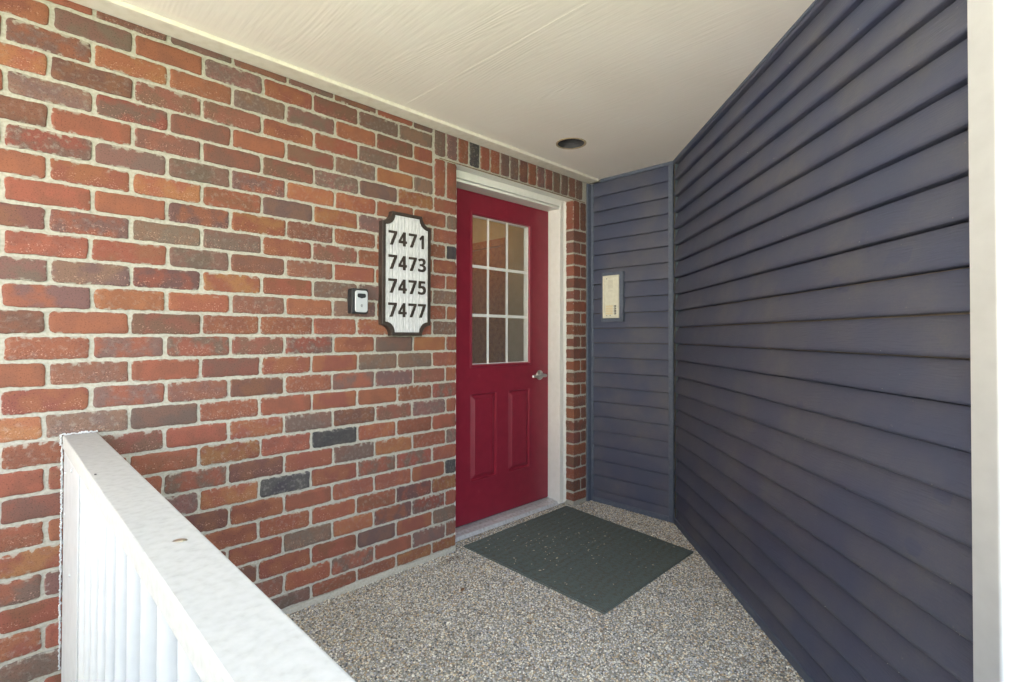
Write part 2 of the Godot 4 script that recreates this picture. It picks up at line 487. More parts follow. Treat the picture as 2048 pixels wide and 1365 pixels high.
# one brick whose face spans lo..hi at z = 0; rough edges, own patch of the fired clay picture
func brick_shape(st: SurfaceTool, lo: Vector2, hi: Vector2, kind: String, upright := false, deep := 0.05) -> void:
	var list: Array = cells[kind]
	var cell: int = list[rng.randi() % list.size()]
	var ox := float(cell % COLS) / COLS; var oy := float(cell / COLS) / ROWS
	var flip := rng.randf() < 0.5
	var ctr := (lo + hi) * 0.5
	var half := (hi - lo) * 0.5
	var r := minf(rng.randf_range(0.008, 0.015), half.y * 0.45)
	var pts := []
	var outw := []
	var along := maxi(4, int(half.x * 2.0 / 0.013))
	var up := maxi(3, int(half.y * 2.0 / 0.013))
	var corners := [[Vector2(1, -1), -PI / 2], [Vector2(1, 1), 0.0], [Vector2(-1, 1), PI / 2], [Vector2(-1, -1), PI]]
	var rs := []
	for k in 4: rs.append(maxf(0.0052, r * rng.randf_range(0.55, 1.2)))
	for k in 4:
		var s: Vector2 = corners[k][0]
		var rk: float = rs[k]
		var cc := Vector2(s.x * (half.x - rk), s.y * (half.y - rk))
		for j in 4:
			var a: float = corners[k][1] + PI / 2 * j / 3.0
			pts.append(cc + Vector2(cos(a), sin(a)) * rk)
			outw.append(Vector2(cos(a), sin(a)))
		# straight run to the next corner
		var s2: Vector2 = corners[(k + 1) % 4][0]
		var rn: float = rs[(k + 1) % 4]
		var a2: float = corners[k][1] + PI / 2
		var from: Vector2 = pts[-1]
		var to := Vector2(s2.x * (half.x - rn), s2.y * (half.y - rn)) + Vector2(cos(a2), sin(a2)) * rn
		var nn := up if k % 2 == 0 else along
		for j in range(1, nn):
			pts.append(from.lerp(to, float(j) / nn))
			outw.append(Vector2(cos(a2), sin(a2)))
	var n := pts.size()
	var bow := rng.randf_range(-0.0012, 0.0012)
	var ph := [rng.randf() * TAU, rng.randf() * TAU, rng.randf() * TAU]
	for i in n:
		var v: Vector2 = pts[i]
		var wob := 0.0010 * sin(v.x * 47.0 + v.y * 60.0 + ph[0]) + 0.0007 * sin(v.x * 131.0 + v.y * 110.0 + ph[1]) + 0.0005 * sin(v.x * 260.0 + ph[2]) + rng.randf_range(-0.0004, 0.0003)
		if rng.randf() < 0.03: wob -= 0.0016
		pts[i] += outw[i] * (wob + bow)
	var proud := rng.randf_range(-0.0012, 0.0016)
	var tilt := Vector2(rng.randf_range(-0.004, 0.004), rng.randf_range(-0.012, 0.012))
	var mp := func(v: Vector2) -> Vector2:
		var q := Vector2(v.x / half.x, v.y / half.y) * 0.5 + Vector2(0.5, 0.5)
		if upright: q = Vector2(q.y, q.x)
		if flip: q.x = 1.0 - q.x
		return Vector2(ox + (0.012 + 0.976 * clampf(q.x, 0, 1)) / COLS, oy + (0.02 + 0.96 * (1.0 - clampf(q.y, 0, 1))) / ROWS)
	for i in n:
		var j := (i + 1) % n
		var a: Vector2 = pts[i]; var b: Vector2 = pts[j]
		var oa: Vector2 = outw[i]; var ob: Vector2 = outw[j]
		var fa := a - oa * 0.0026; var fb := b - ob * 0.0026
		var lim := half.x - 0.0135
		var ga := Vector2(clampf(a.x, -lim, lim), a.y * 0.55); var gb := Vector2(clampf(b.x, -lim, lim), b.y * 0.55)
		var za := proud + tilt.dot(a); var zb := proud + tilt.dot(b)
		var A0 := Vector3(ctr.x + a.x, ctr.y + a.y, -deep); var B0 := Vector3(ctr.x + b.x, ctr.y + b.y, -deep)
		var A1 := Vector3(ctr.x + a.x, ctr.y + a.y, za - 0.0024); var B1 := Vector3(ctr.x + b.x, ctr.y + b.y, zb - 0.0024)
		var A2 := Vector3(ctr.x + fa.x, ctr.y + fa.y, za - 0.0004); var B2 := Vector3(ctr.x + fb.x, ctr.y + fb.y, zb - 0.0004)
		var A3 := Vector3(ctr.x + ga.x, ctr.y + ga.y, za); var B3 := Vector3(ctr.x + gb.x, ctr.y + gb.y, zb)
		var na := Vector3(oa.x, oa.y, 0.0); var nb := Vector3(ob.x, ob.y, 0.0)
		var ma := Vector3(oa.x, oa.y, 0.75); var mb := Vector3(ob.x, ob.y, 0.75)
		var la := Vector3(oa.x * 0.25, oa.y * 0.25, 1); var lb := Vector3(ob.x * 0.25, ob.y * 0.25, 1)
		var ua: Vector2 = mp.call(a); var ub: Vector2 = mp.call(b); var uc: Vector2 = mp.call(fa); var ud: Vector2 = mp.call(fb)
		var ue: Vector2 = mp.call(ga); var uf: Vector2 = mp.call(gb)
		var ux: Vector2 = mp.call(a - oa * minf(deep, 0.06)); var uy: Vector2 = mp.call(b - ob * minf(deep, 0.06))
		smooth_tri(st, A0, B0, B1, na, nb, nb, ux, uy, ub)
		smooth_tri(st, A0, B1, A1, na, nb, na, ux, ub, ua)
		smooth_tri(st, A1, B1, B2, ma, mb, lb, ua, ub, ud)
		smooth_tri(st, A1, B2, A2, ma, lb, la, ua, ud, uc)
		smooth_tri(st, A2, B2, B3, la, lb, Vector3.BACK, uc, ud, uf)
		smooth_tri(st, A2, B3, A3, la, Vector3.BACK, Vector3.BACK, uc, uf, ue)
		smooth_tri(st, A3, B3, Vector3(ctr.x, ctr.y, proud), Vector3.BACK, Vector3.BACK, Vector3.BACK, ue, uf, mp.call(Vector2.ZERO))

func bed(k: int) -> float:
	if k <= 14: return 0.0911 + 0.0836 * (k - 1)
	if k <= 23: return 1.1779 + 0.0824 * (k - 14)
	return 1.9195 + 0.0815 * (k - 23)

# kinds of the bricks of each course, from the door outwards to the left
const COURSES := [
	"OORRPRBRPB", "BPRMOBRRPG", "PRPRRBRRRR", "RMMOPRBRRB", "OMROORBPMP", "GRRRRRBROB", "RMMRGOPRRM", "PROPRBMRBM", "RROGRORRRR", "RPBBPRRBRO",
	"MRRRRRPPOR", "RBPMRBBMRB", "RPPRRBRBRP", "ROPRMBMMRR", "PRRRRRBRBR", "RRRPRBOOMB", "PRPPROMPPR", "ORRRBBPRRO", "RRRBRPPMBR", "GRRRBOMRRP",
	"RRPOPRORRB", "PRROOMPPMR", "ROPPBBBRBP", "xPOPBRBMPR", "xRPRRBBBOR", "xRBRPPROMB", "xPPBRPRPRO", "xPRBPBPBRR"]

func build_brick_wall() -> void:
	var wall := thing("brick_wall", "weathered red and brown brick wall with pale mortar around the red door", "brick wall")
	var bm := brick_material()
	M.brick = bm
	var st := begin()
	# mortar bed, in pieces round the opening
	cbox(st, Vector3(-3.05, GROUND_Y - 0.3, -0.14), Vector3(-0.004, 2.7, -0.0052), 0.001)
	cbox(st, Vector3(WALL_X1 + 0.004, GROUND_Y - 0.3, -0.14), Vector3(2.2, 2.7, -0.0052), 0.001)
	cbox(st, Vector3(-0.004, 2.136, -0.14), Vector3(WALL_X1 + 0.004, 2.7, -0.0052), 0.001)
	put("mortar", st, bm if false else M.mortar, wall)
	# trowelled mortar along the foot of the wall
	st = begin()
	var foot := 90
	for i in foot:
		var a := lerpf(-1.70, 0.0, float(i) / foot); var b := lerpf(-1.70, 0.0, float(i + 1) / foot)
		var ha := 0.030 + 0.004 * sin(a * 9.0) + 0.003 * sin(a * 31.0 + 1.0); var hb := 0.030 + 0.004 * sin(b * 9.0) + 0.003 * sin(b * 31.0 + 1.0)
		quad(st, Vector3(a, -0.01, 0.007), Vector3(b, -0.01, 0.007), Vector3(b, hb - 0.004, 0.003), Vector3(a, ha - 0.004, 0.003))
		quad(st, Vector3(a, ha - 0.004, 0.003), Vector3(b, hb - 0.004, 0.003), Vector3(b, hb, -0.006), Vector3(a, ha, -0.006))
	put("foot_mortar", st, M.mortar, wall)
	var rest := begin()
	var count := 0
	var put_brick := func(lo: Vector2, hi: Vector2, kind: String, upright := false, deep := 0.05, seen_ := true) -> void:
		if seen_:
			var s := begin()
			brick_shape(s, lo, hi, kind, upright, deep)
			put("brick", s, bm, wall)
		else:
			brick_shape(rest, lo, hi, kind, upright, deep)
	var j := 0.0056
	for k in range(-3, 31):
		var y0 := bed(k) + j if k > 0 else (0.030 if k == 0 else bed(1) + (k - 1) * 0.0836 + j)
		var y1 := bed(k + 1) - j if k >= 0 else bed(1) + k * 0.0836 - j
		if k == -1: y1 = 0.0
		var odd := posmod(k, 2) == 1
		var code: String = COURSES[clampi(k, 0, 27)] if k >= 0 and k < 28 else "RBOPRMRBPR"
		var edges := [0.0]
		var first := -0.0705 if odd else -0.159
		var step := 0.2135 if odd else 0.2163
		for n in 19: edges.append(first - n * step + rng.randf_range(-0.004, 0.004))
		for n in range(0, 19):
			var x1: float = edges[n]; var x0: float = edges[n + 1]
			if k >= 23:
				if n == 0 or x1 <= -2.8: 
					if n == 0: continue
				if x0 > -0.159: continue
				if x1 > -0.159: x1 = -0.159
				if x1 - x0 < 0.05: continue
			var kind: String = code[n] if n < code.length() else "RBOPMRBRPO"[(n * 3 + k * 7 + 70) % 10]
			if kind == "x": kind = "B"
			if x0 < -3.04: continue
			var seen_ := x1 > -1.95 and k >= 0 and k < 28
			if k <= 8 and x1 < -0.95 and x0 > -1.58 and k < 8 - int((-x0 - 0.75) / 0.11): seen_ = seen_ and (x0 < -1.45)
			var s := 0.0 if n == 0 else j
			put_brick.call(Vector2(x0 + j, y0), Vector2(x1 - s, y1), kind, false, 0.05 if n else 0.10, seen_)
	# soldier course over the door
	var sold := "PPRGROPPBRPBPPBPBM"
	var xs := [-0.155]
	for n in 16: xs.append(-0.155 + 0.0815 * (n + 1))
	for n in 16:
		put_brick.call(Vector2(xs[n] + 0.006, 2.143), Vector2(minf(xs[n + 1] - 0.006, BACK_X - 0.045), 2.345), sold[n], true, 0.10)
	# upright bricks beside the head of the door
	put_brick.call(Vector2(-0.149, 1.9265), Vector2(-0.079, 2.124), "R", true, 0.10)
	put_brick.call(Vector2(-0.067, 1.9265), Vector2(0.0, 2.124), "R", true, 0.10)
	put_brick.call(Vector2(WALL_X1, 1.9265), Vector2(WALL_X1 + 0.068, 2.124), "R", true, 0.10)
	put_brick.call(Vector2(WALL_X1 + 0.080, 1.9265), Vector2(BACK_X - 0.045, 2.124), "B", true, 0.10)
	# slim pier right of the door
	var pier := "RBRBRBBRBRBRBBRBRBBRRBB"
	for k in 23:
		var y0 := bed(k) + j if k > 0 else 0.030
		var y1 := bed(k + 1) - j
		if k % 2 == 0:
			put_brick.call(Vector2(WALL_X1, y0), Vector2(BACK_X - 0.045, y1), pier[k], false, 0.10)
		else:
			put_brick.call(Vector2(WALL_X1, y0), Vector2(WALL_X1 + 0.078, y1), pier[k], false, 0.10)
			put_brick.call(Vector2(WALL_X1 + 0.090, y0), Vector2(BACK_X - 0.045, y1), pier[(k + 5) % 23], false, 0.10)
	var r := put("brick_field", rest, bm, wall)
	r.set_meta("kind", "stuff")
	# rusty steel lintel under the soldier course
	st = begin()
	cbox(st, Vector3(-0.118, 2.1285, -0.006), Vector3(BACK_X - 0.06, 2.1335, -0.001), 0.001)
	put("lintel", st, M.rust, wall)
	st = begin()
	cbox(st, Vector3(0.001, 2.1282, -0.12), Vector3(WALL_X1 - 0.001, 2.1345, -0.0062), 0.001)
	put("lintel_soffit", st, M.frame_paint, wall)

# ------------------------------------------------------------------ hall behind the door
func build_hall() -> void:
	var st := begin()
	cbox(st, Vector3(-1.0, -0.22, -4.2), Vector3(1.9, 0.012, -0.20), 0.0)
	structure("hall_floor", st, M.carpet)
	st = begin()
	cbox(st, Vector3(-1.0, 2.42, -4.2), Vector3(1.9, 2.6, -0.145), 0.0)
	structure("hall_ceiling", st, M.drywall)
	st = begin()
	cbox(st, Vector3(-1.15, 0.012, -4.2), Vector3(-1.0, 2.42, -0.25), 0.0)
	structure("hall_wall_left", st, M.drywall)
	st = begin()
	cbox(st, Vector3(1.75, 0.012, -4.2), Vector3(1.9, 2.42, -0.25), 0.0)
	structure("hall_wall_right", st, M.drywall)
	st = begin()
	cbox(st, Vector3(-1.0, 0.012, -2.15), Vector3(1.75, 2.42, -2.0), 0.0)
	structure("hall_wall_far", st, M.drywall)
	st = begin()
	cbox(st, Vector3(-1.15, 0.0, -0.25), Vector3(0.0, 2.42, -0.145), 0.0)
	cbox(st, Vector3(WALL_X1, 0.0, -0.25), Vector3(1.9, 2.42, -0.145), 0.0)
	cbox(st, Vector3(0.0, 2.14, -0.25), Vector3(WALL_X1, 2.42, -0.145), 0.0)
	structure("hall_wall_front", st, M.drywall)
	var cl := thing("closet_door", "brown wooden closet door inside the hall seen through the door glass", "door", Vector3(1.75, 0.012, -1.72), -PI / 2)
	var wood := tri_mat(Color.WHITE, 0.5, ramp_tex(35, 0.03, [[0.0, lin(0.24, 0.10, 0.035)], [0.5, lin(0.34, 0.15, 0.05)], [1.0, lin(0.42, 0.20, 0.07)]], 256, 4), 2.0)
	box("door_leaf", Vector3(-0.27, 0.01, 0.002), Vector3(0.27, 2.05, 0.02), wood, cl, 0.003)
	for q in [[-0.345, -0.275, 2.13], [0.275, 0.345, 2.13]]: box("casing", Vector3(q[0], 0.0, 0.002), Vector3(q[1], q[2], 0.028), wood, cl, 0.003)
	box("casing", Vector3(-0.274, 2.056, 0.002), Vector3(0.274, 2.13, 0.028), wood, cl, 0.003)
	# the lamp whose warm light shows through the door glass
	var lamp := thing("hall_lamp", "round frosted ceiling lamp glowing warm inside the hall behind the glass", "lamp", Vector3(1.15, 2.42, -1.62))
	st = begin()
	lathe(st, [[0.0, -0.10], [0.07, -0.092], [0.12, -0.065], [0.145, -0.02]], 32, Vector3.ZERO, "y")
	var glow := std(lin(0.8, 0.7, 0.5), 0.6)
	glow.emission_enabled = true
	glow.emission = Color(1.0, 0.80, 0.52)
	glow.emission_energy_multiplier = 0.3
	put("lamp_shade", st, glow, lamp)
	st = begin()
	lathe(st, [[0.145, -0.02], [0.155, -0.02], [0.155, 0.0], [0.0, 0.0]], 32, Vector3.ZERO, "y")
	put("lamp_base", st, M.metal, lamp)
	var o := OmniLight3D.new()
	o.name = "lamp_light"
	o.light_color = Color(1.0, 0.74, 0.42)
	o.light_energy = 0.008
	o.light_size = 0.12
	o.omni_range = 8.0
	o.omni_attenuation = 2.0
	o.shadow_enabled = true
	o.position = Vector3(0, -0.24, 0)
	lamp.add_child(o)

# ------------------------------------------------------------------ porch roof
func ceiling_material() -> StandardMaterial3D:
	# rough sawn plywood: u runs across the grain (x), v along it (z)
	var w := 2048; var h := 640
	var n1 := FastNoiseLite.new(); n1.seed = 31; n1.frequency = 0.0048; n1.fractal_octaves = 2
	var n2 := FastNoiseLite.new(); n2.seed = 32; n2.frequency = 0.05; n2.fractal_octaves = 3
	var n3 := FastNoiseLite.new(); n3.seed = 33; n3.frequency = 0.006; n3.fractal_octaves = 2
	var d := PackedByteArray(); d.resize(w * h)
	for y in h:
		var yy := y * 0.34
		for x in w:
			var q := n1.get_noise_2d(x, yy)
			var ph := x * 0.20 + q * 60.0
			var ring := sin(ph)
			var amp := 0.5 + 0.9 * n3.get_noise_2d(x * 1.4 + 900.0, yy)
			var g := n2.get_noise_2d(x * 2.2, y * 0.30)
			d[y * w + x] = clampi(int(128.0 + ring * absf(ring) * 48.0 * clampf(amp, 0.05, 1.2) + g * 62.0), 0, 255)
	var m := std(Color.WHITE, 0.62)
	var c := ramp_tex(34, 0.01, [[0.0, lin(0.77, 0.72, 0.64)], [0.5, lin(0.80, 0.75, 0.67)], [1.0, lin(0.81, 0.77, 0.70)]], 512, 4)
	m.albedo_texture = c
	m.heightmap_enabled = true
	m.heightmap_texture = ImageTexture.create_from_image(Image.create_from_data(w, h, false, Image.FORMAT_L8, d))
	m.heightmap_scale = 0.105
	return m

func build_roof() -> void:
	var roof := thing("porch_canopy", "cream painted rough sawn plywood ceiling over the porch", "porch ceiling")
	var cm := ceiling_material()
	# the underside follows the angled wall: outline of each sheet is clipped by it
	var x_left := -3.0; var z_front := 2.8
	var along := Vector2(-sin(ANGLE), cos(ANGLE))
	var area := PackedVector2Array([Vector2(x_left, 0.0), Vector2(BACK_X, 0.0), Vector2(BACK_X, CORNER_Z), Vector2(BACK_X, CORNER_Z) + along * 2.2, Vector2(BACK_X + along.x * 2.2, z_front), Vector2(x_left, z_front)])
	var cuts := [-3.2, -1.632, -0.4105, 0.809, 2.0]
	for i in 4:
		var strip := PackedVector2Array([Vector2(cuts[i] + 0.0002, -0.01), Vector2(cuts[i + 1] - 0.0002, -0.01), Vector2(cuts[i + 1] - 0.0002, 4), Vector2(cuts[i] + 0.0002, 4)])
		var st := begin()
		var pieces := Geometry2D.intersect_polygons(area, strip)
		if i == 2:
			# room for the downlight: split through its centre, then cut the round hole
			var hole := PackedVector2Array()
			for e in 40: hole.append(CAN + Vector2(cos(TAU * e / 40), sin(TAU * e / 40)) * 0.077)
			var cut := []
			for half in [[-1.0, CAN.y], [CAN.y, 5.0]]:
				var band := PackedVector2Array([Vector2(-5, half[0]), Vector2(5, half[0]), Vector2(5, half[1]), Vector2(-5, half[1])])
				for q in Geometry2D.intersect_polygons(pieces[0], band): cut.append_array(Geometry2D.clip_polygons(q, hole))
			pieces.assign(cut)
		for p in pieces:
			var lift: float = [0.0, 0.0003, 0.0, 0.0002][i]
			var idx := Geometry2D.triangulate_polygon(p)
			for k in range(0, idx.size(), 3):
				var v := []; var u := []
				for e in 3:
					var q: Vector2 = p[idx[k + e]]
					v.append(Vector3(q.x, CEIL_Y + lift, q.y))
					u.append(Vector2((q.x + 3.02) / 4.32, (q.y + 0.02) / 2.86))
				var nrm: Vector3 = (v[1] - v[0]).cross(v[2] - v[0])
				if nrm.y > 0: tri(st, v[0], v[2], v[1], u[0], u[2], u[1])
				else: tri(st, v[0], v[1], v[2], u[0], u[1], u[2])
			for e in p.size():
				var a: Vector2 = p[e]; var b: Vector2 = p[(e + 1) % p.size()]
				quad(st, Vector3(a.x, CEIL_Y + lift, a.y), Vector3(b.x, CEIL_Y + lift, b.y), Vector3(b.x, CEIL_Y + 0.012, b.y), Vector3(a.x, CEIL_Y + 0.012, a.y), Vector2((a.x + 3.02) / 4.32, 0.02), Vector2((b.x + 3.02) / 4.32, 0.02), Vector2((b.x + 3.02) / 4.32, 0.02), Vector2((a.x + 3.02) / 4.32, 0.02))
		put("ceiling_panel", st, cm, roof)
	# roof body above the sheets
	var body := begin()
	cbox(body, Vector3(x_left, CEIL_Y + 0.20, -0.13), Vector3(3.0, CEIL_Y + 0.30, z_front), 0.0)
	put("roof_deck", body, M.concrete, roof)
	box("fascia_board", Vector3(x_left - 0.022, CEIL_Y - 0.03, 0.002), Vector3(x_left, CEIL_Y + 0.31, z_front), M.trim_paint, roof)
	box("fascia_board", Vector3(x_left - 0.022, CEIL_Y - 0.03, z_front), Vector3(-0.35, CEIL_Y + 0.31, z_front + 0.022), M.trim_paint, roof)
	# flat board where the ceiling meets the bricks
	box("frieze_board", Vector3(x_left, TRIM_Y, 0.0015), Vector3(BACK_X - 0.022, CEIL_Y - 0.0003, 0.092), M.trim_paint, roof, 0.0015)

# ------------------------------------------------------------------ siding
func siding_material(smudges := []) -> StandardMaterial3D:
	# painted vinyl with pressed wood grain and a film of dust; u = metres along / 2.4, v = metres up / 2.4
	var w := 1024; var h := 1024
	var dust := noise_bytes(201 + smudges.size(), 0.006, w, h, 4)
	var fine := noise_bytes(202, 0.25, w, h, 2)
	var mid := noise_bytes(203, 0.03, w, h, 3)
	var col := PackedByteArray(); col.resize(w * h * 3)
	var base := Vector3(0.058, 0.066, 0.110); var dirt := Vector3(0.165, 0.150, 0.120)
	var wipe := PackedFloat32Array(); wipe.resize(w * h)
	for s in smudges:
		var cx := int(s[0] / 2.4 * w); var cy := int(s[1] / 2.4 * h)
		var rx := int(s[2] / 2.4 * w) + 1; var ry := int(s[3] / 2.4 * h) + 1
		for y in range(maxi(0, cy - ry), mini(h, cy + ry)):
			for x in range(maxi(0, cx - rx), mini(w, cx + rx)):
				var dx: float = float(x - cx) / rx + s[4] * float(y - cy) / ry; var dy := float(y - cy) / ry
				var e := 1.0 - sqrt(dx * dx + dy * dy) + (mid[y * w + x] - 128) / 160.0
				wipe[y * w + x] = maxf(wipe[y * w + x], clampf(e * 4.0, 0.0, 1.0))
	for p in w * h:
		var t := clampf((dust[p] / 255.0 - 0.30) * 0.9, 0.0, 0.5) * (0.55 + 0.7 * fine[p] / 255.0)
		t *= 0.6 + 0.8 * mid[p] / 255.0
		t *= 1.0 - 0.9 * wipe[p]
		var c := base.lerp(dirt, clampf(t, 0, 1) * 0.58)
		if fine[p] > 236 and mid[p] > 150: c = c.lerp(Vector3(0.35, 0.33, 0.28), 0.45)
		col[p * 3] = int(255.0 * pow(c.x, 0.4545)); col[p * 3 + 1] = int(255.0 * pow(c.y, 0.4545)); col[p * 3 + 2] = int(255.0 * pow(c.z, 0.4545))
	var m := std(Color.WHITE, 0.48)
	m.albedo_texture = ImageTexture.create_from_image(Image.create_from_data(w, h, false, Image.FORMAT_RGB8, col))
	# grain: long streaks
	var n := FastNoiseLite.new(); n.seed = 41; n.frequency = 0.06; n.fractal_octaves = 3
	var n2 := FastNoiseLite.new(); n2.seed = 42; n2.frequency = 0.012; n2.fractal_octaves = 2
	var gw := 512; var gh := 2048
	var g := PackedByteArray(); g.resize(gw * gh)
	for y in gh:
		for x in gw:
			var q := n2.get_noise_2d(x * 0.8, y * 0.25) * 9.0
			g[y * gw + x] = clampi(int(128.0 + 110.0 * n.get_noise_2d(x * 0.9, y * 3.6 + q * 6.0)), 0, 255)
	m.heightmap_enabled = true
	m.heightmap_texture = ImageTexture.create_from_image(Image.create_from_data(gw, gh, false, Image.FORMAT_L8, g))
	m.heightmap_scale = 0.12
	return m

func lap(called: String, parent: Node, m: Material, prof: PackedVector2Array, y: float, x0: float, x1: float, wave: float) -> void:
	# prof is relative to the lower edge; u and v are scaled to 2.4 m
	var q := PackedVector2Array()
	for p in prof: q.append(Vector2(p.x, p.y + y))
	var st := begin()
	extrude_x(st, q, x0, x1, true, 1.0, maxi(1, int((x1 - x0) / 0.1)), wave, y)
	put(called, st, m, parent)

func clip_profile(prof: PackedVector2Array, y: float, lo: float, hi: float) -> PackedVector2Array:
	var out := PackedVector2Array()
	for p in prof: out.append(Vector2(p.x, clampf(p.y + y, lo, hi) - y))
	return out

func build_back_siding() -> void:
	var wall := thing("siding_wall", "narrow slate blue lap siding wall beside the red door holding the intercom", "siding wall", Vector3(BACK_X, 0, 0), -PI / 2)
	var m := siding_material()
	m.uv1_scale = Vector3(1.0 / 2.4, 1.0 / 2.4, 1)
	box("backing", Vector3(-0.02, -0.1, -0.4), Vector3(CORNER_Z + 0.1, CEIL_Y + 0.012, -0.036), M.sheathing, wall, 0.0)
	var prof := PackedVector2Array([Vector2(-0.034, 0.0), Vector2(0.0005, 0.0), Vector2(0.0026, 0.0012), Vector2(0.003, 0.0035), Vector2(0.0010, 0.020), Vector2(-0.0080, 0.0995), Vector2(-0.0088, 0.1008), Vector2(-0.034, 0.1012)])
	for k in range(-12, 11):
		var y := 1.234 + 0.1042 * k
		if y + 0.1 < 0.03: continue
		var p := clip_profile(prof, y, 0.012, CEIL_Y - 0.016)
		lap("siding_lap", wall, m, p, y, 0.028, CORNER_Z - 0.036, 0.0)
	box("corner_trim", Vector3(-0.0005, -0.001, -0.012), Vector3(0.012, CEIL_Y - 0.021, 0.044), M.navy_trim, wall)
	box("corner_trim", Vector3(0.0122, -0.001, -0.012), Vector3(0.0305, CEIL_Y - 0.021, 0.004), M.navy_trim, wall)
	box("corner_trim", Vector3(CORNER_Z - 0.040, -0.001, -0.012), Vector3(CORNER_Z - 0.016, CEIL_Y - 0.0212, 0.005), M.navy_trim, wall)
	box("corner_trim", Vector3(CORNER_Z - 0.0145, -0.001, -0.012), Vector3(CORNER_Z - 0.006, CEIL_Y - 0.0212, 0.009), M.navy_trim, wall)
	box("top_channel", Vector3(0.094, CEIL_Y - 0.021, -0.012), Vector3(CORNER_Z - 0.002, CEIL_Y - 0.0005, 0.008), M.navy_trim, wall)
	box("bottom_channel", Vector3(0.031, -0.001, -0.012), Vector3(CORNER_Z - 0.0405, 0.034, 0.006), M.navy_trim, wall)

func build_angled_siding() -> void:
	var wall := thing("siding_wall", "long slate blue lap siding wall set at an angle ending in white post", "siding wall", Vector3(BACK_X, 0, CORNER_Z), -(PI / 2 + ANGLE))
	# dark smears where the dust has been rubbed off: along, up, half width, half height, slant
	var marks := [[1.563, 1.49, 0.028, 0.035, 0.5], [1.285, 1.385, 0.012, 0.045, -0.7], [1.66, 1.385, 0.03, 0.022, 0.0], [0.98, 1.49, 0.03, 0.03, 0.3], [0.40, 1.59, 0.06, 0.03, 0.4], [1.78, 1.49, 0.008, 0.03, -0.3], [0.42, 1.28, 0.06, 0.04, 0.6], [1.45, 0.98, 0.02, 0.016, 0.0], [0.8, 0.86, 0.05, 0.03, 0.3], [2.02, 0.86, 0.035, 0.025, 0.0], [1.95, 0.70, 0.05, 0.02, 0.2], [0.62, 0.62, 0.07, 0.05, 0.5], [1.9, 1.43, 0.05, 0.03, 0.0]]
	var m := siding_material(marks)
	m.uv1_scale = Vector3(1.0 / 2.4, 1.0 / 2.4, 1)
	box("backing", Vector3(-0.25, -0.1, -1.6), Vector3(2.17, CEIL_Y + 0.012, -0.042), M.sheathing, wall, 0.0)
	var prof := PackedVector2Array([Vector2(-0.040, -0.0035), Vector2(-0.0050, -0.0040), Vector2(-0.0008, -0.0034), Vector2(0.0022, -0.0008), Vector2(0.0036, 0.0030), Vector2(0.0040, 0.0075), Vector2(0.0034, 0.0130), Vector2(0.0010, 0.0240), Vector2(-0.0056, 0.0480), Vector2(-0.0122, 0.0720), Vector2(-0.0172, 0.0905), Vector2(-0.0182, 0.0940), Vector2(-0.040, 0.0948)])
	for k in range(-12, 11):
		var y := 1.2385 + 0.1030 * k
		if y + 0.1 < 0.03: continue
		var p := clip_profile(prof, y, 0.010, CEIL_Y - 0.012)
		lap("siding_lap", wall, m, p, y, 0.012 + rng.randf_range(0.0, 0.004), 2.146, 0.0005)
	box("corner_trim", Vector3(-0.001, -0.001, -0.0415), Vector3(0.030, CEIL_Y - 0.016, -0.0222), M.teal_trim, wall, 0.0)
	box("corner_trim", Vector3(-0.030, -0.001, -0.040), Vector3(-0.0012, CEIL_Y - 0.017, -0.0150), M.teal_trim, wall, 0.0)
	box("top_channel", Vector3(-0.001, CEIL_Y - 0.014, -0.0155), Vector3(2.146, CEIL_Y - 0.0005, 0.010), M.navy_trim, wall)
	box("bottom_channel", Vector3(-0.001, -0.001, -0.0155), Vector3(2.146, 0.036, 0.0065), M.navy_trim, wall)
	var lint := begin()
	for i in 70:
		var k := rng.randi_range(-11, 9)
		var p := Vector3(rng.randf_range(0.03, 2.1), 1.2385 + 0.1030 * k + rng.randf_range(-0.002, 0.006), 0.0058)
		crumb(lint, p, rng.randf_range(0.0006, 0.0014))
	var ls := put("lint_specks", lint, std(lin(0.50, 0.48, 0.42), 0.9), wall)
	ls.set_meta("kind", "stuff")
	# white corner post with a rounded arris, and the end wall it turns on to
	var st := begin()
	var prof2 := [Vector2(2.1345, -0.012), Vector2(2.1345, 0.010), Vector2(2.1365, 0.0125), Vector2(2.187, 0.0125)]
	for i in 9:
		var a := PI / 2 * (1.0 - i / 8.0)
		prof2.append(Vector2(2.195 + 0.008 * cos(a), 0.0045 + 0.008 * sin(a)))
	prof2.append(Vector2(2.203, -0.085)); prof2.append(Vector2(2.187, -0.087))
	for i in prof2.size() - 1:
		var a: Vector2 = prof2[i]; var b: Vector2 = prof2[i + 1]
		quad(st, Vector3(a.x, GROUND_Y, a.y), Vector3(b.x, GROUND_Y, b.y), Vector3(b.x, CEIL_Y + 0.2, b.y), Vector3(a.x, CEIL_Y + 0.2, a.y))
	var post := put("corner_post", st, M.white, wall)
	post.set_meta("label", "smooth white vinyl corner post at the open end of the siding")
	for k in range(-13, 12):
		var y := 1.2385 + 0.1030 * k
		st = begin()
		quad(st, Vector3(2.183, y, -0.087), Vector3(2.183, y, -1.6), Vector3(2.170, y + 0.103, -1.6), Vector3(2.170, y + 0.103, -0.087))
		quad(st, Vector3(2.170, y, -0.087), Vector3(2.170, y, -1.6), Vector3(2.183, y, -1.6), Vector3(2.183, y, -0.087))
		put("siding_lap", st, m, wall)

